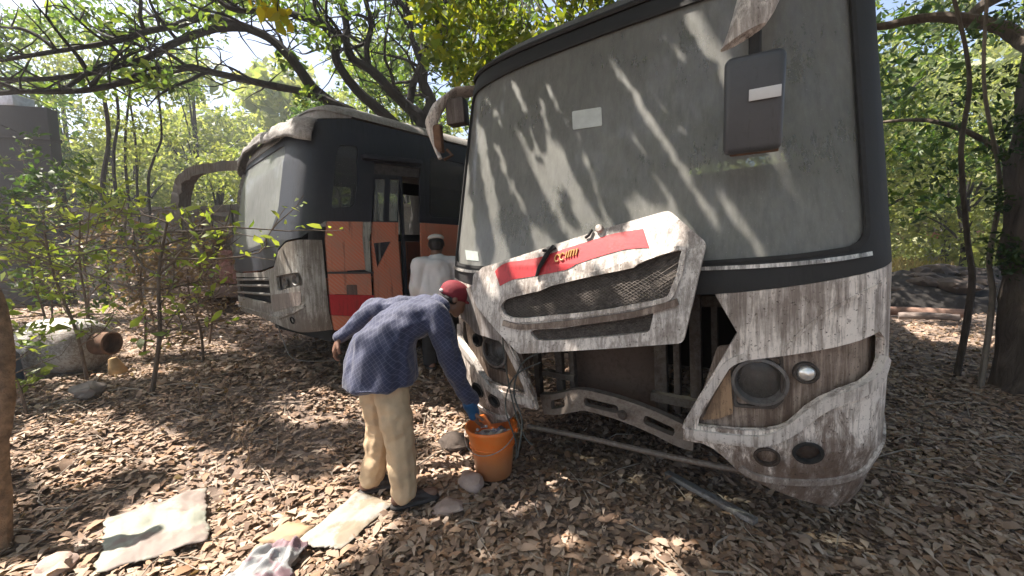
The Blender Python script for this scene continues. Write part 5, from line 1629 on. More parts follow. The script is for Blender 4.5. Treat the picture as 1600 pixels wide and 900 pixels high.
# --- the big spreading tree behind the navy bus
LIMBS = dict(
    A=([(-2.5, 10.1, 4.5), (-3.6, 9.95, 4.95), (-4.5, 9.82, 5.62), (-4.79, 9.75, 6.03), (-5.09, 9.68, 6.45), (-5.47, 9.61, 6.79), (-6.06, 9.42, 6.99), (-6.59, 9.22, 7.03), (-7.09, 9.0, 6.74), (-7.55, 8.78, 6.51), (-7.9, 8.56, 6.23), (-8.96, 8.34, 5.94), (-9.87, 8.12, 5.68)], 0.19, 0.04),
    A2=([(-5.9, 9.5, 6.95), (-6.24, 9.31, 6.85), (-6.64, 9.2, 6.71), (-7.19, 8.97, 6.33), (-7.49, 8.74, 5.97), (-7.92, 8.53, 5.71), (-8.59, 8.31, 5.44), (-9.38, 8.09, 5.29), (-10.36, 7.89, 5.29)], 0.12, 0.04),
    C=([(-2.6, 10.1, 4.5), (-3.4, 9.9, 5.0), (-4.13, 9.8, 5.35), (-4.78, 9.62, 5.55), (-5.44, 9.42, 5.64), (-6.44, 9.13, 5.81), (-6.84, 8.94, 5.84), (-7.31, 8.72, 5.6), (-7.76, 8.5, 5.39), (-8.3, 8.28, 5.15), (-8.72, 8.08, 5.04), (-9.23, 7.87, 4.97), (-10.09, 7.66, 4.83)], 0.125, 0.05),
    D=([(-2.3, 10.1, 4.45), (-3.1, 9.89, 5.22), (-3.47, 9.82, 5.55), (-3.75, 9.74, 5.9), (-3.92, 9.67, 6.25), (-3.94, 9.6, 6.73), (-4.16, 9.52, 7.0), (-4.49, 9.43, 7.07), (-4.99, 9.23, 7.12), (-5.72, 8.92, 6.98), (-6.07, 8.73, 7.2), (-6.85, 8.47, 7.67)], 0.17, 0.05),
    E=([(-2.1, 10.2, 4.5), (-2.12, 10.18, 5.05), (-2.45, 10.1, 5.33), (-2.82, 10.03, 5.7), (-3.22, 9.96, 6.13), (-3.64, 9.88, 6.39), (-3.72, 9.8, 6.73), (-3.67, 9.73, 7.06), (-3.69, 9.47, 7.74)], 0.20, 0.08),
    E2=([(-3.28, 9.97, 6.21), (-3.28, 9.89, 6.62), (-3.12, 9.83, 7.1), (-3.15, 9.75, 7.4), (-3.24, 9.49, 8.01)], 0.09, 0.06),
    F=([(-2.05, 10.25, 4.4), (-2.0, 10.28, 5.08), (-1.88, 10.31, 5.5), (-2.05, 10.24, 5.92), (-1.97, 10.18, 6.39), (-1.82, 10.11, 6.84), (-1.47, 9.95, 7.4), (-1.03, 9.69, 7.94)], 0.21, 0.08),
    F2=([(-2.2, 10.28, 5.01), (-2.39, 10.2, 5.31), (-2.3, 10.24, 5.88), (-2.13, 10.16, 6.16), (-2.0, 10.19, 6.5)], 0.12, 0.09),
    G=([(-2.0, 10.18, 6.3), (-2.23, 10.01, 6.9), (-2.2, 9.84, 7.32), (-2.42, 9.66, 7.54), (-2.66, 9.5, 8.14)], 0.10, 0.06),
    H=([(-1.85, 10.0, 6.63), (-1.19, 9.64, 7.21), (-0.82, 9.45, 7.36), (-0.06, 8.97, 7.69)], 0.13, 0.09),
    O1=([(-2.66, 9.5, 8.14), (-2.6, 8.0, 8.3), (-2.2, 6.0, 8.2), (-1.5, 4.2, 7.9), (-0.6, 3.0, 7.6)], 0.10, 0.05),
    O2=([(-0.06, 8.97, 7.69), (0.9, 7.4, 7.9), (1.9, 6.0, 8.0), (2.8, 4.4, 7.8)], 0.09, 0.04),
)

# --- where the leaves let the sun through: spots are the sunlit places, given on the flat z = 0 along the sun's path
SHX, SHY = TRAVEL.x, TRAVEL.y


def flat(p):
    return (p[0] + SHX * p[2], p[1] + SHY * p[2])


SPOTS = []      # (x, y, radius)


def lit_line(p, q, r, n=14):
    for k in range(n):
        t = k / (n - 1)
        w = V(p) * (1 - t) + V(q) * t
        SPOTS.append((*flat(w), r))


def bus1(x, z):
    return B1_M @ M1(X2U(x, z), z, 0)

for (a_, b_, r_) in (((0.024,2.500),(0.578,1.535),0.026), ((0.494,2.528),(0.775,1.939),0.063), ((0.775,1.939),(0.884,1.604),0.026), ((-1.03,2.389),(-0.66,1.35),0.020), ((-0.94,2.30),(-0.58,1.309),0.030),
                     ((-0.796,2.196),(-0.607,1.817),0.019), ((-0.630,2.265),(-0.090,1.369),0.032), ((-0.427,2.380),(-0.242,1.654),0.018), ((-0.273,2.003),(0.027,1.313),0.045),
                     ((-0.174,2.117),(0.090,1.498),0.016), ((-1.120,2.064),(-0.90,1.40),0.045), ((0.496,1.840),(0.768,1.347),0.022), ((0.540,1.801),(0.653,1.543),0.014),
                     ((-0.922,2.529),(-0.683,2.234),0.018), ((-0.654,2.533),(-0.561,2.375),0.022), ((-0.438,2.529),(-0.244,2.211),0.016), ((0.340,2.481),(0.439,2.345),0.013), ((-1.18,1.85),(-1.05,1.40),0.08), ((-1.0,1.65),(-0.88,1.36),0.06),
                     ((-0.5,2.2),(-0.31,1.87),0.013), ((-0.62,1.9),(-0.38,1.48),0.015), ((-0.1,1.75),(0.11,1.39),0.013), ((0.2,1.62),(0.35,1.38),0.012), ((0.62,1.65),(0.79,1.36),0.014), ((0.33,2.15),(0.52,1.83),0.011), ((0.15,2.05),(0.40,1.62),0.011)):
    lit_line(bus1(*a_), bus1(*b_), r_)
# the flap, the man's back, the standing man's shoulder, the bucket, the sacks, the tank, the white corner of the navy bus
for x, z in ((-0.6, 1.28), (-0.3, 1.38), (0, 1.45), (0.3, 1.5), (0.45, 1.4), (0.45, 1.15), (0.43, 1.0), (-0.6, 1.1), (-0.5, 0.95), (-0.2, 0.90), (0.1, 0.95), (0.3, 1.0)):
    SPOTS.append((*flat(bus1(x, z)), 0.10))
for p, r_ in (((-0.98, 2.55, 0.85), 0.18), ((-0.85, 2.55, 1.0), 0.22), ((-0.72, 2.60, 1.12), 0.22), ((-0.58, 2.66, 1.22), 0.20), ((-0.78, 2.85, 1.15), 0.16), ((-0.98, 2.86, 1.12), 0.15), ((-1.17, 2.8, 0.95), 0.16), ((-0.9, 2.55, 1.15), 0.2), ((-0.75, 2.58, 1.28), 0.2), ((-0.42, 2.74, 1.33), 0.14), ((-0.92, 2.5, 0.5), 0.16), ((-0.74, 2.38, 0.55), 0.12), ((-0.24, 2.77, 0.40), 0.24),
              ((-0.84, 4.5, 1.55), 0.16), ((-0.185, 2.77, 0.38), 0.12), ((-0.30, 2.75, 0.2), 0.06), ((-2.05, 2.17, 0.08), 0.38), ((-1.25, 1.9, 0.05), 0.25), ((-1.0, 2.2, 0.05), 0.24),
              ((-4.85, 4.22, 1.2), 0.35), ((-4.3, 4.3, 0.9), 0.3), ((-2.4, 3.6, 1.4), 0.28), ((-2.6, 3.9, 2.9), 0.5), ((-3.3, 4.8, 3.1), 0.5), ((-0.7, 3.4, 0.2), 0.22), ((-0.55, 3.0, 0.1), 0.15)):
    SPOTS.append((*flat(p), r_))
POLY = [  # sunlit patches of the floor and the share of light that gets through
    ([(-2.75, 1.5), (-4.3, 3.1), (-3.3, 3.25), (-2.4, 3.0), (-1.44, 2.62), (-1.15, 2.9), (-0.86, 2.3), (-0.9, 1.4)], 0.85),
    ([(-1.35, 4.9), (-0.5, 4.9), (-0.35, 2.6), (-0.66, 2.55)], 0.60),
    ([(-0.05, 2.2), (0.4, 2.6), (0.95, 2.3), (0.8, 1.5), (-0.04, 1.5)], 0.38),
    ([(-8.0, 9.5), (-3.9, 7.6), (-3.3, 5.4), (-4.2, 4.6), (-6.5, 6.0)], 0.55),
    ([(6.6, 6.9), (6.8, 5.7), (8.3, 6.9), (8.2, 8.5)], 0.85),
    ([(0.8, 4.7), (4.7, 4.9), (4.7, 7.5), (0.8, 7.3)], 0.85),
    ([(-7.5, 5.7), (-3.6, 6.4), (-1.86, 3.44), (-4.4, 3.3)], 0.25),
]


def in_poly(x, y, poly):
    c = np.zeros(len(x), bool)
    n = len(poly)
    for i in range(n):
        x1, y1 = poly[i - 1]; x2, y2 = poly[i]
        if y1 == y2:
            continue
        m = ((y1 > y) != (y2 > y)) & (x < (x2 - x1) * (y - y1) / (y2 - y1) + x1)
        c ^= m
    return c


_wr = np.random.default_rng(5)
_WV = [(_wr.normal(size=2) * f, _wr.uniform(0, 6.28), 1 / f ** 0.4) for f in (1.6, 2.4, 3.4, 5.0, 7.0, 10.0) for _ in range(4)]


def wav(x, y):
    s = np.zeros(len(x)); t = 0
    for k, ph, a in _WV:
        s += a * np.sin(k[0] * x + k[1] * y + ph); t += a * a / 2
    return s / math.sqrt(t)


def let_light(P, pad=0.05, base=-1.5):
    """Drops the leaves that would stand in the way of the sunlit patches."""
    fx = P[:, 0] + SHX * P[:, 2]; fy = P[:, 1] + SHY * P[:, 2]
    w = wav(fx, fy)
    thr = np.full(len(P), base)
    for poly, share in POLY:
        k = in_poly(fx, fy, poly)
        z = {0.25: -0.67, 0.38: -0.30, 0.55: 0.13, 0.60: 0.25, 0.62: 0.31, 0.85: 1.04}[share]
        thr[k] = np.maximum(thr[k], z)
    keep = w > thr
    for (sx, sy, r) in SPOTS:
        keep &= (fx - sx) ** 2 + (fy - sy) ** 2 > (r + pad) ** 2
    return P[keep]


def build_big_tree():
    t = empty('spreading_tree', (-2.1, 10.3, 0.5), (0, 0, 0), 'big spreading tree with dark crooked limbs fanning out behind the navy bus', 'tree')
    o = V((-2.1, 10.3, 0.5))
    MB().tube(smoothline([V(p) - o for p in ((-2.15, 10.4, 0.3), (-2.1, 10.3, 1.0), (-2.05, 10.25, 2.4), (-2.1, 10.2, 3.6), (-2.15, 10.2, 4.7))], 4), [0.62] * 3 + [0.50] * 6 + [0.44] * 8, 14, 0.06).build('trunk', BARK, t)
    clump_c, clump_r = [], []
    for key, (pts, r0, r1) in LIMBS.items():
        sp = smoothline([V(p) - o for p in pts], 4)
        n = len(sp)
        b = MB()
        b.tube(sp, [0.84 * (r0 + (r1 - r0) * (i / (n - 1)) ** 0.8) for i in range(n)], 9, 0.07)
        # side twigs
        tw = MB()
        if not key.startswith('O'):
            for i in range(n // 3, n, 4):
                d = V((rnd.uniform(-1, 0.3), rnd.uniform(-0.6, 0.6), rnd.uniform(-0.1, 1.0))).normalized()
                q = [sp[i]]
                L = rnd.uniform(1.0, 2.4)
                for s in range(6):
                    d = (d + V((rnd.uniform(-.45, .45), rnd.uniform(-.4, .4), rnd.uniform(-.35, .35)))).normalized()
                    q.append(q[-1] + d * L / 6)
                    if s > 1:
                        e = q[-1] + V((rnd.uniform(-.5, .5), rnd.uniform(-.4, .4), rnd.uniform(-.3, .5)))
                        b.tube([q[-1], (q[-1] + e) / 2 + V((0.04, 0, 0.05)), e], [0.016, 0.011, 0.005], 5)
                b.tube(smoothline(q, 2), [0.045 - 0.003 * k_ for k_ in range(13)], 6, 0.06)
            for i in range(n // 3, n, 2):
                for _ in range(2):
                    d = V((rnd.uniform(-1, 1), rnd.uniform(-1, 0.6), rnd.uniform(-0.5, 1.1))).normalized()
                    q = [sp[i]]
                    L = rnd.uniform(0.5, 1.3)
                    for s in range(4):
                        d = (d + V((rnd.uniform(-.4, .4), rnd.uniform(-.4, .4), rnd.uniform(-.35, .35)))).normalized()
                        q.append(q[-1] + d * L / 4)
                    b.tube(q, [0.022, 0.016, 0.012, 0.008, 0.005], 5)
                    if rnd.random() < 0.13:
                        clump_c.append(q[-1]); clump_r.append(rnd.uniform(0.28, 0.62))
        b.build('limb', BARK, t)
    rng = np.random.default_rng(3)
    # upper leaves that fill the top of the view, with holes left for the sky
    for i in range(112):
        y = rng.uniform(10.3, 15.0); x = rng.uniform(-1.32, 0.1) * y
        z = 1.5 + y * rng.uniform(0.40, 0.76)
        if noise.noise(V((x * 0.5, y * 0.3, z * 0.6))) < -0.05:
            continue
        clump_c.append(V((x, y, z)) - o); clump_r.append(rng.uniform(0.4, 0.85))
    P = clumps([tuple(c) for c in clump_c], clump_r, 420, (1, 1, 0.65), rng)
    leaf_object('crown', P, 0.17, GREEN_TOP, t)
    # leafy twigs hanging low over the white bus, in the sun
    cc, cr = [], []
    b = MB()
    for i in range(58):
        x = rng.uniform(-1.35, 1.9); y = rng.uniform(5.9, 7.6)
        z = rng.uniform(3.95, 5.9) + 0.10 * max(0, x)
        cc.append(V((x, y, z)) - o); cr.append(rng.uniform(0.22, 0.45))
        b.tube(smoothline([cc[-1], cc[-1] + V((0.1, 0.3, 0.5)), cc[-1] + V((-0.2, 0.9, 1.2)), V((0.4, 8.2, 7.6)) - o], 3), 0.012, 5)
    b.build('hanging_twigs', BARK, t)
    leaf_object('crown', clumps([tuple(c) for c in cc], cr, 620, (1, 0.8, 1), rng), 0.15, GREEN_NEAR, t, asp=0.6)
    # a few yellowing leaves that hang close to the camera
    P = clumps([tuple(V(p) - o) for p in ((-2.30, 4.0, 4.02), (-2.18, 4.05, 3.92), (-1.75, 4.1, 4.25))], [0.16, 0.13, 0.12], 900, (1, 1, 1), rng)
    leaf_object('crown', P, 0.12, m_leaf('yellowing_leaf', [(0.25, 0.27, 0.02), (0.42, 0.36, 0.02), (0.5, 0.36, 0.03)], 0.5), t, asp=0.6)
    b = MB()
    for p in ((-2.30, 4.0, 4.02), (-2.18, 4.05, 3.92), (-1.75, 4.1, 4.25)):
        b.tube(smoothline([V(p) - o, V(p) - o + V((0.05, 0.1, 0.5)), V((-2.4, 6.4, 8.2)) - o], 4), 0.006, 5)
    b.build('hanging_twigs', BARK, t)
    # the high unseen roof of leaves overhead, its gaps shaped for the sunlit spots
    N = 62000
    P = np.stack([rng.uniform(-13, 3.8, N), rng.uniform(-0.5, 8.4, N), rng.uniform(6.3, 8.6, N)], 1)
    fx = P[:, 0] + SHX * P[:, 2]; fy = P[:, 1] + SHY * P[:, 2]
    P = P[(P[:, 2] > 1.9 + 0.66 * P[:, 1] + 0.4) | (P[:, 1] < 6.0)]
    P = let_light(P)
    # a thick unseen mass of leaves added to keep the white bus's face in shade
    M = 62000
    q = np.array([tuple(bus1(x_, z_)) for x_, z_ in zip(rng.uniform(-1.22, 1.22, M), rng.uniform(0.15, 2.85, M))])
    hz = rng.uniform(4.0, 4.8, M)
    Q = np.stack([q[:, 0] - SHX * (hz - q[:, 2]), q[:, 1] - SHY * (hz - q[:, 2]), hz], 1) + rng.normal(0, 0.05, (M, 3))
    Q = Q[Q[:, 1] < (Q[:, 2] - 1.5) / 0.66 + 0.25]
    Q = let_light(Q, 0.016, -9)
    leaf_object('crown', Q - np.array(o), 0.062, GREEN_MID, t, asp=0.6, flat=0.45)
    leaf_object('crown', P - np.array(o), 0.20, GREEN_MID, t, asp=0.6, flat=0.45)


build_big_tree()


def build_right_tree():
    o = V((5.42, 3.98, 0))
    t = empty('rough_barked_tree', o, (0, 0, 0), 'thick rough trunked tree draped in creeper at the right edge of the view', 'tree')
    tr = MB()
    tr.tube(smoothline([V(p) - o for p in ((5.42, 3.95, -0.1), (5.42, 3.98, 0.5), (5.45, 4.02, 1.4), (5.55, 4.09, 2.6), (5.68, 4.16, 3.6), (5.9, 4.3, 5.0), (5.7, 4.4, 6.6))], 4), [0.44, 0.40, 0.36, 0.34] + [0.33] * 9 + [0.31] * 8 + [0.24] * 4, 16, 0.10)
    tr.build('trunk', BARK_R, t)
    for pts, r0, r1 in ((((5.75, 4.3, 3.5), (6.3, 5.0, 3.9), (6.27, 5.21, 4.19), (5.94, 5.43, 4.45), (5.65, 5.64, 4.58), (5.2, 5.9, 4.62), (4.6, 6.2, 4.9)), 0.10, 0.035),
                        (((5.6, 4.2, 2.2), (6.1, 4.9, 2.42), (6.15, 5.1, 2.67), (5.98, 5.32, 2.98), (5.8, 5.64, 3.23), (5.75, 6.15, 3.39), (5.5, 6.8, 3.5)), 0.05, 0.015),
                        (((5.8, 4.3, 4.2), (6.6, 5.5, 4.8), (7.6, 6.8, 5.2), (9.0, 8.0, 5.6)), 0.12, 0.04),
                        (((5.7, 4.4, 6.4), (4.6, 3.8, 7.2), (3.2, 3.0, 7.6), (1.8, 2.4, 7.7)), 0.13, 0.04)):
        sp = smoothline([V(p) - o for p in pts], 5)
        MB().tube(sp, [r0 + (r1 - r0) * i / (len(sp) - 1) for i in range(len(sp))], 8, 0.08).build('limb', BARK_R, t)
    rng = np.random.default_rng(8)
    cc, cr = [], []
    for i in range(78):
        y = rng.uniform(5.4, 11); x = y * rng.uniform(0.94, 1.42); z = 1.5 + y * rng.uniform(0.10, 0.72)
        if noise.noise(V((x * 0.7, y * 0.5, z * 0.8))) < -0.05:
            continue
        cc.append(V((x, y, z)) - o); cr.append(rng.uniform(0.25, 0.55))
    leaf_object('crown', clumps([tuple(c) for c in cc], cr, 560, (1, 1, 0.7), rng), 0.11, GREEN_MID, t)
    # creeper on the trunk
    cc = []
    for i in range(26):
        z = rng.uniform(0.9, 3.4); a = rng.uniform(2.4, 4.9)
        cc.append((0.36 * math.cos(a) + 0.03 * z, 0.36 * math.sin(a) + 0.02 * z, z))
    leaf_object('creeper', clumps(cc, [0.14] * len(cc), 2600, (1, 1, 1), rng), 0.06, GREEN_DARK, t)
    # leaves added overhead, out of view, to shade the ground on this side
    N = 9000
    N = 30000
    P = np.stack([rng.uniform(-0.5, 14, N), rng.uniform(-1.5, 11.5, N), rng.uniform(6.2, 10.5, N)], 1)
    P = P[P[:, 2] > 1.9 + 0.66 * P[:, 1] + 0.3]
    leaf_object('crown', let_light(P) - np.array(o), 0.22, GREEN_DARK, t, asp=0.6, flat=0.45)


build_right_tree()


def build_added_shade_tree(o, label, seed, box, n):  # unseen tree added behind the camera to cut skylight on the bus front
    t = empty('added_shade_tree', o, (0, 0, 0), label, 'tree')
    MB().tube(smoothline([(0, 0, -0.1), (0.1, 0, 1.5), (-0.1, 0.1, 3.5), (0.1, 0, 6.5)], 4), [0.3 - 0.014 * i for i in range(13)], 12, 0.08).build('trunk', BARK_R, t)
    rng = np.random.default_rng(seed)
    P = np.stack([rng.uniform(box[0], box[1], n), rng.uniform(box[2], box[3], n), rng.uniform(box[4], box[5], n)], 1)
    P = P[wav(P[:, 0] * 0.7, P[:, 1] * 0.7 + P[:, 2] * 0.5) > -0.7]
    leaf_object('crown', let_light(P) - np.array(o), 0.30, GREEN_MID, t, asp=0.6, flat=0.2)


build_added_shade_tree((-4.5, -4.5, 0), 'shade tree added unseen behind the camera on the left to darken the bus front', 61, (-14, 0, -11, -0.6, 4.5, 8.5), 7000)
build_added_shade_tree((4.5, -4.0, 0), 'shade tree added unseen behind the camera on the right to darken the bus front', 62, (0, 14, -11, -1.5, 4.5, 8.5), 7000)


def grow(mb, p, d, L, r, depth, tips, spread=0.7, droop=0.0):
    q = [V(p)]
    d = V(d).normalized()
    n = 5
    for s in range(n):
        d = (d + V((rnd.uniform(-.22, .22), rnd.uniform(-.22, .22), rnd.uniform(-.18, .18) - droop))).normalized()
        q.append(q[-1] + d * L / n)
    mb.tube(q, [r * (1 - 0.55 * i / n) for i in range(n + 1)], 5)
    if depth == 0:
        tips += q[2:]
        return
    for i in range(1, n + 1):
        for _ in range(1 if i < n else 2):
            if rnd.random() < 0.85:
                a = V((rnd.uniform(-1, 1), rnd.uniform(-1, 1), rnd.uniform(-0.3, 0.7)))
                grow(mb, q[i], d * (1 - spread) + a * spread, L * rnd.uniform(0.45, 0.7), r * 0.5, depth - 1, tips, spread, droop)


def sapling(x, y, h, lean, label, leafm, leaf=0.075, per=5, name='sapling', cat='sapling', group=None, r=0.016, twig=TWIG, depth=2, boughs=()):
    z = G(x, y) - 0.02
    t = empty(name, (x, y, z), (0, 0, 0), label, cat, group)
    b = MB(); tips = []
    top = V((lean[0], lean[1], h))
    st = smoothline([V((0, 0, -0.03)), top * 0.35 + V((0.03, 0, 0)), top * 0.7 - V((0.03, 0, 0)), top], 4)
    b.tube(st, [r * (1 - 0.5 * i / (len(st) - 1)) for i in range(len(st))], 7)
    for k in range(3, len(st)):
        a = V((rnd.uniform(-1, 1), rnd.uniform(-0.8, 0.8), rnd.uniform(-0.1, 0.7)))
        grow(b, st[k], a, h * rnd.uniform(0.25, 0.42), r * 0.45, depth - 1, tips)
    for (k, d, L) in boughs:
        grow(b, st[k], d, L, r * 0.6, depth - 1, tips, 0.45)
    b.build('stem', twig, t)
    if leafm is not None and per:
        P = []
        for q in tips:
            for _ in range(rnd.randint(0, per)):
                P.append((q.x + rnd.uniform(-.07, .07), q.y + rnd.uniform(-.07, .07), q.z + rnd.uniform(-.05, .05)))
        leaf_object('leaves', np.array(P), leaf, leafm, t, asp=0.5, flat=0.3)
    return t


sapling(-3.30, 3.54, 1.55, (0.25, 0.05), 'slender dark stemmed sapling rising from the litter in front of the navy bus', SAPL, 0.075, 2, r=0.020, twig=BARK_R, boughs=((8, (-1, 0.1, 0.15), 1.1), (10, (-1, 0.0, 0.05), 1.3), (11, (1, 0.3, 0.1), 0.9), (9, (1, 0.2, 0.0), 0.8), (7, (-1, -0.2, 0.1), 0.9)))
sapling(-4.30, 3.95, 1.5, (-0.15, -0.1), 'leafy lime sapling leaning over the rusty tank', SAPL, 0.08, 2, boughs=((9, (-1, 0, 0.2), 1.0), (10, (1, -0.1, 0.1), 0.9), (6, (-0.8, -0.3, 0.1), 0.8)))
sapling(-5.10, 4.70, 1.7, (0.1, 0.0), 'taller green sapling behind the rusty tank', SAPL, 0.08, 2, boughs=((9, (-1, 0, 0.1), 1.2), (10, (1, 0, 0.1), 1.2)))
sapling(-3.95, 3.15, 0.75, (-0.2, 0.0), 'low pale leaved shoot in front of the rusty tank', SAPL, 0.07, 2, r=0.010)
sapling(-4.4, 5.7, 1.5, (0.2, 0.0), 'bare brown thicket of dry twigs between the wreck and the navy bus', DRYL, 0.06, 1, 'dry_bush', 'bush', depth=3, boughs=((4, (-1, 0, 0.2), 0.9), (5, (1, 0, 0.2), 0.9)))
sapling(-4.7, 5.0, 1.25, (0.1, 0.0), 'tangle of dry brown twigs just behind the rusty tank', DRYL, 0.055, 1, 'dry_bush', 'bush', depth=3, boughs=((4, (-1, 0, 0.2), 0.8), (5, (1, 0, 0.2), 0.9), (3, (1, 0.1, 0.1), 0.8)))
sapling(-3.75, 4.75, 1.1, (-0.1, 0.0), 'low tangle of dry twigs left of the navy bus bumper', DRYL, 0.055, 1, 'dry_bush', 'bush', depth=3, boughs=((4, (-1, 0, 0.2), 0.8), (5, (1, 0, 0.1), 0.6)))
sapling(-5.8, 6.4, 1.6, (-0.2, 0.0), 'withered brown bush in front of the rusted wreck', DRYL, 0.07, 1, 'dry_bush', 'bush', depth=3, boughs=((4, (-1, 0, 0.1), 1.0), (5, (1, 0, 0.1), 1.0)))
sapling(-7.4, 6.9, 1.9, (0.1, 0.0), 'tangled half dry bush left of the rusted wreck', SAPL, 0.09, 1, 'green_bush', 'bush', depth=3, boughs=((4, (-1, 0, 0.1), 1.2), (5, (1, 0, 0.1), 1.1)))
sapling(-8.6, 7.4, 2.3, (0.1, 0.0), 'dense dark bush in front of the tall slab wall', GREEN_MID, 0.11, 3, 'green_bush', 'bush', depth=3, boughs=((4, (-1, 0, 0.1), 1.3), (5, (1, 0, 0.1), 1.2)))
sapling(-6.6, 5.6, 1.3, (-0.1, 0.0), 'small bright bush at the left edge behind the tank', SAPL, 0.09, 2, 'green_bush', 'bush', depth=2, boughs=((4, (-1, 0, 0.1), 0.9),))
for (x, y, h, lab) in ((-2.75, 3.35, 0.35, 'tiny leafless seedling near the navy bus bumper'), (-1.95, 2.75, 0.28, 'tiny dry seedling behind the greenish sack'), (-2.3, 3.1, 0.4, 'small bare seedling midway between the sack and the navy bus')):
    sapling(x, y, h, (0.05, 0), lab, DRYL, 0.05, 1, 'seedling', 'seedling', r=0.006, depth=1)

X = MB().tube(smoothline([(0.0, 0.0, -0.12), (0.01, 0.02, 0.4), (0.045, 0.06, 0.8), (0.03, 0.10, 1.2), (-0.10, 0.14, 1.5), (-0.35, 0.2, 2.0)], 5), [0.058] * 6 + [0.05] * 8 + [0.045] * 6 + [0.04] * 6, 12, 0.10).build('slim_trunk', m_plain('tan_bark', (0.24, 0.155, 0.095), 0.9, 0, 0.55, 16, 0.9))
X.location = (-2.755, 2.0, G(-2.755, 2.0))
tag(X, 'slim tan tree trunk cut off by the left edge of the view', 'trunk')

for k, (pts, r_, lab) in enumerate(((((-11.4, 11.2, 0.6), (-11.21, 11.19, 3.69), (-10.98, 11.3, 5.27), (-10.14, 10.34, 6.6)), 0.07, 'thickest crooked stem of the clump of thin trees above the boundary wall'),
                                    (((-10.7, 11.2, 0.6), (-10.82, 11.17, 3.51), (-10.86, 11.26, 4.74), (-10.7, 11.34, 5.79), (-9.82, 10.36, 6.5)), 0.05, 'thin stem right of the thickest one above the boundary wall'),
                                    (((-10.9, 11.7, 0.6), (-10.98, 11.69, 3.77), (-11.01, 11.8, 5.25), (-10.33, 11.38, 6.6)), 0.045, 'thin stem behind the thickest one above the boundary wall'),
                                    (((-10.8, 12.2, 0.6), (-10.84, 12.2, 3.85), (-10.66, 12.27, 4.81), (-10.4, 12.32, 5.47), (-9.57, 11.37, 6.29), (-7.84, 9.34, 6.1)), 0.04, 'bent thin stem curving up under the lowest limb of the spreading tree'),
                                    (((-11.2, 12.2, 0.6), (-11.17, 12.19, 3.67), (-11.17, 12.28, 5.01), (-10.77, 11.84, 5.79), (-10.42, 11.38, 6.6)), 0.04, 'thin upright stem second from the right of the clump above the boundary wall'),
                                    (((4.95, 4.15, -0.05), (5.17, 4.27, 0.89), (5.27, 4.4, 1.37), (5.51, 4.54, 2.2), (5.45, 4.7, 3.4), (5.7, 4.9, 5.0)), 0.028, 'pale thin stem close against the rough barked trunk at the right'),
                                    (((5.2, 4.6, -0.05), (5.30, 4.58, 1.0), (5.38, 4.71, 1.52), (5.30, 4.76, 2.6), (5.5, 4.9, 3.6), (5.4, 5.2, 5.2)), 0.034, 'dark thin stem standing left of the rough barked trunk'))):
    o = V(pts[0])
    t = empty('thin_tree', o, (0, 0, 0), lab, 'tree', 'thin stems')
    sp = smoothline([V(p) - o for p in pts], 5)
    MB().tube(sp, [r_ * (1 - 0.45 * i / (len(sp) - 1)) for i in range(len(sp))], 7, 0.08).build('trunk', BARK if k < 5 else (BARK_R if k == 6 else m_plain('pale_stem', (0.22, 0.18, 0.14), 0.9, 0, 0.3)), t)
    rng = np.random.default_rng(40 + k)
    ends = [tuple(sp[i] + V((rng.uniform(-.4, .4), rng.uniform(-.4, .4), rng.uniform(-.2, .3)))) for i in range(len(sp) // 2, len(sp), 2)]
    if k < 5:
        leaf_object('crown', clumps(ends, [0.32] * len(ends), 380, (1, 1, 0.7), rng), 0.12, GREEN_BACK, t)
    else:
        ends = [e for e in ends if e[2] > 0.9]
        leaf_object('crown', clumps(ends, [0.26] * len(ends), 900, (1, 1, 0.8), rng), 0.07, GREEN_DARK, t)


def back_tree(x, y, h, r, zlo, leafm, label, leaf=0.2, seed=0, n=44, per=165, name='background_tree'):
    z0 = G(x, y)
    t = empty(name, (x, y, z0), (0, 0, 0), label, 'tree', 'trees behind the yard')
    rng = np.random.default_rng(100 + seed)
    b = MB()
    b.tube(smoothline([(0, 0, -0.1), (0.1, 0, h * 0.3), (-0.05, 0.1, h * 0.6), (0.1, 0, h * 0.9)], 4), [0.16 - 0.009 * i for i in range(13)], 8, 0.08)
    cc, cr = [], []
    for i in range(n):
        a = rng.uniform(0, 6.28); zz = rng.uniform(zlo, h)
        k = math.sin(math.pi * min(1, max(0.12, (zz - zlo) / (h - zlo) * 0.75 + 0.25))) ** 0.6
        rr = r * k * math.sqrt(rng.uniform(0.05, 1))
        c = (rr * math.cos(a), rr * math.sin(a), zz)
        cc.append(c); cr.append(rng.uniform(0.45, 0.95) * r * 0.42)
        if i % 3 == 0:
            b.tube(smoothline([(0, 0, max(0.4, zz * 0.6)), (c[0] * 0.5, c[1] * 0.5, zz * 0.85), c], 3), [0.05, 0.045, 0.04, 0.035, 0.03, 0.02, 0.015], 5)
    b.build('trunk', BARK, t)
    leaf_object('crown', clumps(cc, cr, per, (1, 1, 0.7), rng), leaf, leafm, t)


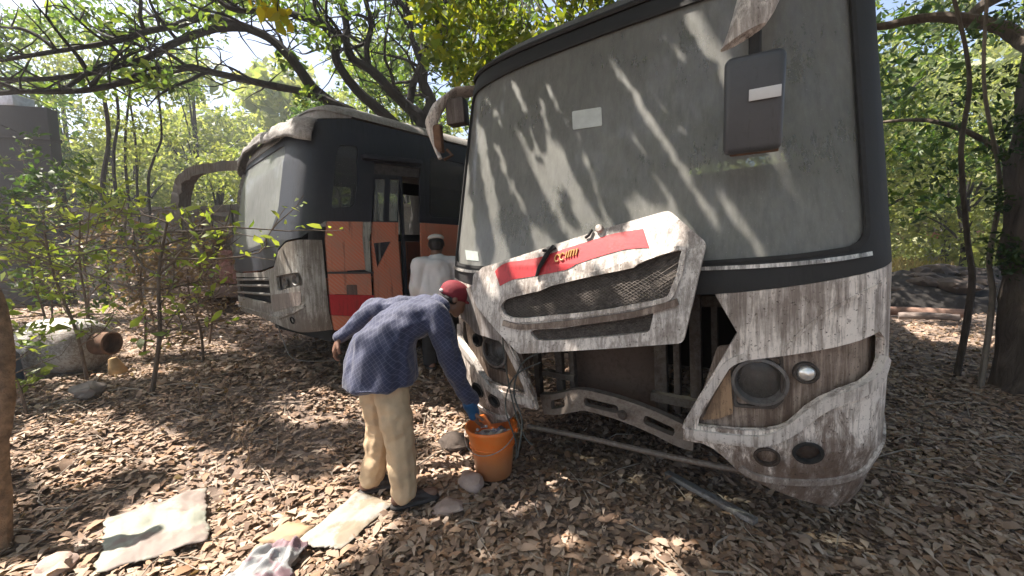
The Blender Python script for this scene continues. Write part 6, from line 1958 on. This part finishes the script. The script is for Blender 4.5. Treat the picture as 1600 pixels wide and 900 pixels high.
for k, a in enumerate((
    (-19.0, 15.5, 9.0, 2.6, 1.2, GREEN_MID, 'tall mid green tree beyond the slab wall at the far left'),
    (-20.5, 19.0, 12.0, 3.2, 2.0, GREEN_BACK, 'very tall pale tree over the top of the slab wall'),
    (-16.0, 21.0, 11.5, 3.4, 2.5, GREEN_BACK, 'very tall pale tree far behind the thin stems'),
    (-11.5, 22.0, 8.0, 3.0, 1.5, GREEN_BACK, 'pale wide tree far behind the wreck'),
    (-7.5, 22.0, 12.5, 3.4, 3.0, GREEN_BACK, 'very tall pale tree behind the roof of the navy bus'),
    (-3.0, 14.5, 9.8, 2.4, 4.0, GREEN_TOP, 'leafy tree close behind the fork of the dark limbs'),
    (19.0, 14.5, 10.5, 2.8, 1.0, GREEN_BACK, 'tall dense tree behind the rough barked trunk'),
    (14.0, 16.5, 11.5, 2.6, 4.5, GREEN_TOP, 'very tall tree whose crown fills the gap right of the white bus'),
    (-16.6, 17.0, 7.6, 2.3, 1.0, GREEN_BACK, 'yellow green tree just right of the slab wall'),
    (-14.2, 15.4, 5.4, 1.9, 0.9, GREEN_BACK, 'lower sunlit yellow green tree behind the thin stems'),
    (-12.6, 17.5, 5.6, 2.0, 0.9, GREEN_BACK, 'sunlit round tree under the patch of bright sky'),
    (-10.0, 16.0, 6.2, 2.0, 0.9, GREEN_BACK, 'bright tree seen through the hoop of the wreck'),
    (-7.6, 16.5, 7.4, 2.3, 1.2, GREEN_MID, 'green tree behind the roof of the navy bus, left of the limbs'),
    (-4.6, 18.0, 9.0, 2.8, 1.5, GREEN_BACK, 'tall light green tree beyond the fork of the dark limbs'),
    (-1.0, 19.0, 10.0, 3.0, 1.5, GREEN_BACK, 'tall light green tree behind the gap between the buses'),
    (3.5, 20.0, 11.0, 3.2, 1.5, GREEN_MID, 'tall tree showing over the roof of the white bus'),
    (12.8, 15.0, 6.4, 2.0, 1.2, GREEN_BACK, 'green tree right of the white bus beyond the dark mound'),
    (15.6, 13.8, 5.2, 1.8, 0.4, GREEN_BACK, 'pale sunlit bushy tree beyond the dark mound'),
    (19.5, 18.0, 8.5, 2.6, 0.8, GREEN_BACK, 'tall pale tree far behind the rough barked trunk'),
    (17.0, 12.5, 7.5, 2.2, 0.6, GREEN_BACK, 'leafy green tree right behind the rough barked trunk'),
    (11.6, 13.5, 7.8, 1.9, 2.6, GREEN_BACK, 'slim bright tree just right of the white bus edge'),
    (15.0, 17.5, 9.5, 2.6, 2.4, GREEN_BACK, 'tall bright tree beyond the bushy pale one'),
    (8.2, 11.9, 9.0, 3.2, 3.4, GREEN_MID, 'spreading tree added behind the rear of the white bus to shade the soil mound'),  # added behind the bus to throw shade on the soil mound
    (14.5, 22.0, 9.5, 2.6, 3.2, GREEN_BACK, 'distant bright tree above the far pink topped wall'))):
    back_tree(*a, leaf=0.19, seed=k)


def far_woods():
    rng = np.random.default_rng(77)
    cc, cr = [], []
    for i in range(900):
        a = rng.uniform(-1.25, 1.25); d = rng.uniform(30, 48)
        cc.append((d * math.sin(a), d * math.cos(a), rng.uniform(0.5, 15.0) * (0.75 + 0.25 * math.sin(a * 9)))); cr.append(rng.uniform(1.2, 2.4))
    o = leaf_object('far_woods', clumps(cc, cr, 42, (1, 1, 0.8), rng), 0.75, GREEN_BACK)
    tag(o, 'pale green woodland far beyond the yard', 'woods', kind='stuff')


far_woods()

# ------------------------------------------------------------------ right background: mound, rubble, logs, dry grass, far wall
vs, fs = [], []
n = 46
for j in range(n + 1):
    for i in range(n + 1):
        x = -3.2 + 6.4 * i / n; y = -2.2 + 4.4 * j / n
        e = max(0.0, 1 - (x / 2.9) ** 2 - (y / 1.9) ** 2)
        h = 0.95 * e ** 0.8 * (1 + 0.35 * noise.noise(V((x * 1.3, y * 1.3, 4)))) + 0.10 * noise.noise(V((x * 4, y * 4, 1))) * (e > 0)
        vs.append((x, y, h - 0.08))
fs = [(j * (n + 1) + i, j * (n + 1) + i + 1, (j + 1) * (n + 1) + i + 1, (j + 1) * (n + 1) + i) for j in range(n) for i in range(n)]
o = MB().add(vs, fs).build('soil_mound', m_plain('dark_soil', (0.020, 0.017, 0.015), 0.95, 0, 0.5, 5, 0.5), angle=0)
o.location = (11.0, 10.4, G(11.0, 10.4)); o.rotation_euler = (0, 0, -0.5)
tag(o, kind='structure')
rr = random.Random(21)
for k in range(44):
    a = rr.uniform(0, 6.28); q = rr.uniform(0, 0.85)
    x = 11.0 + 2.3 * q * math.cos(a); y = 10.2 + 1.6 * q * math.sin(a)
    s = rr.uniform(0.12, 0.36)
    o = stone(x, y, s, DARKST, 'dark rubble lump on or around the soil mound at the right', 'rubble on the soil mound', 0.55, 50 + k, 'rubble', 'rubble')
    o.location.z += max(0, 0.95 * (1 - q * q) - 0.2)
for (p, q, r_, lab, mt) in (((7.9, 8.9, 0.10), (9.2, 8.0, 0.12), 0.09, 'pale reddish log lying on the litter right of the white bus', m_plain('reddish_log', (0.26, 0.16, 0.12), 0.9, 0, 0.3, 8, 0.4)),
                            ((8.0, 8.2, 0.08), (8.7, 7.7, 0.09), 0.07, 'shorter grey log in front of the reddish one', m_plain('grey_log', (0.20, 0.16, 0.14), 0.9, 0, 0.3, 8, 0.4)),
                            ((12.2, 9.6, 0.9), (13.0, 9.2, 0.55), 0.06, 'bleached plank sticking out of the soil mound', m_plain('bleached_wood', (0.5, 0.45, 0.38), 0.9, 0, 0.2, 8, 0.3))):
    o0 = (V(p) + V(q)) / 2
    sp = smoothline([V(p) - o0, (V(p) * 0.6 + V(q) * 0.4) - o0 + V((0, 0, 0.02)), V(q) - o0], 5)
    o = MB().tube(sp, r_, 10, 0.08).build('log', mt)
    o.location = o0
    tag(o, lab, 'log')
rng = np.random.default_rng(9)
N = 5200
d = rng.uniform(11.5, 18, N)
x = d * rng.uniform(0.93, 1.36, N) ; y = d
blades = MB()
P = np.stack([x, y, Gn(x, y) + 0.28], 1)
o = leaf_object('dry_grass', P, 0.62, m_leaf('straw', [(0.30, 0.22, 0.09), (0.42, 0.32, 0.14), (0.22, 0.18, 0.07), (0.30, 0.30, 0.10)], 0.3), asp=0.07, flat=-1.6, curl=0.1)
tag(o, 'tall yellow dry grass beyond the dark mound', 'grass', kind='stuff')
t = empty('roadside_wall', (22.8, 23.4, 0), (0, 0, -0.75), 'distant low grey wall with a pink painted top, beyond the trees at the right', 'wall')
MB().box((0, 0, 0.95), (9, 0.3, 1.9), None, 0.01).build('masonry', m_plain('blue_grey_render', (0.35, 0.37, 0.42), 0.9), t)
MB().box((0, 0, 2.1), (9.1, 0.36, 0.42), None, 0.02).build('coping', m_plain('pink_paint', (0.62, 0.22, 0.28), 0.8), t)

# ------------------------------------------------------------------ leaf litter and twigs
def gz(x, y):
    z = G(x, y)
    return z + 0.05 * noise.noise(V((x * 0.9, y * 0.9, 3.1))) + 0.022 * noise.noise(V((x * 4, y * 4, 1.7))) - 0.02


def litter(name, N, dmin, dmax, size, seed, pw=1.0, flat=0.82, curl=0.36):
    rng = np.random.default_rng(seed)
    d = dmin + (dmax - dmin) * rng.random(N) ** pw
    x = d * rng.uniform(-1.5, 1.5, N); y = d
    k = (wav(x * 0.55 + seed, y * 0.55) > -0.75) | (rng.random(N) < 0.38)
    x, y = x[k], y[k]
    P = np.array([(a, b, gz(a, b) + 0.004 + 0.028 * rng.random() ** 2) for a, b in zip(x, y)])
    m = m_leaf('dry_litter_leaf', [(0.114, 0.070, 0.046), (0.246, 0.163, 0.113), (0.326, 0.224, 0.160), (0.387, 0.282, 0.209), (0.493, 0.387, 0.304), (0.370, 0.246, 0.163), (0.308, 0.176, 0.101)], 0.12, 0.8, 1.1)
    o = leaf_object(name, P, size, m, asp=0.58, flat=flat, curl=curl, rng=rng, smooth=True)
    tag(o, 'dry brown leaf litter covering the ground', 'leaf litter', kind='stuff')


litter('leaf_litter', 62000, 1.25, 5.0, 0.054, 31, 1.1, 0.87, 0.3)
litter('leaf_litter', 3500, 1.25, 6.0, 0.066, 33, 1.15, 0.78, 0.5)
litter('leaf_litter', 42000, 4.0, 14.0, 0.085, 32, 1.35)
tw = MB()
for i in range(420):
    y = rnd.uniform(1.3, 6.5); x = rnd.uniform(-1.4, 1.4) * y
    a = rnd.uniform(0, 6.28); L = rnd.uniform(0.08, 0.5)
    dx, dy = math.cos(a) * L / 2, math.sin(a) * L / 2
    mx_, my_ = x + rnd.uniform(-.03, .03), y + rnd.uniform(-.03, .03)
    r_ = rnd.uniform(0.002, 0.006)
    tw.tube([(x - dx, y - dy, gz(x - dx, y - dy) + 0.02), (mx_, my_, gz(mx_, my_) + 0.04), (x + dx, y + dy, gz(x + dx, y + dy) + 0.02)], [r_, r_, r_ * 0.6], 5)
o = tw.build('fallen_twigs', TWIG_PALE)
tag(o, 'thin dry twigs scattered over the leaf litter', 'twigs', kind='stuff')

# ------------------------------------------------------------------ the hazy air under the trees
hz = MB().box((0, 22, 9.5), (150, 100, 21.6)).build('haze', None, None, smooth=False)
hm = bpy.data.materials.new('hazy_air')
hm.use_nodes = True
hn = hm.node_tree
for n_ in list(hn.nodes):
    hn.nodes.remove(n_)
ho_ = hn.nodes.new('ShaderNodeOutputMaterial')
hv = hn.nodes.new('ShaderNodeVolumePrincipled')
hv.inputs['Color'].default_value = (0.93, 0.95, 0.97, 1)
hv.inputs['Density'].default_value = 0.003
hv.inputs['Anisotropy'].default_value = 0.3
hn.links.new(hv.outputs[0], ho_.inputs['Volume'])
hz.data.materials.append(hm)
tag(hz, 'thin pale haze in the air under the trees', 'haze', kind='stuff')
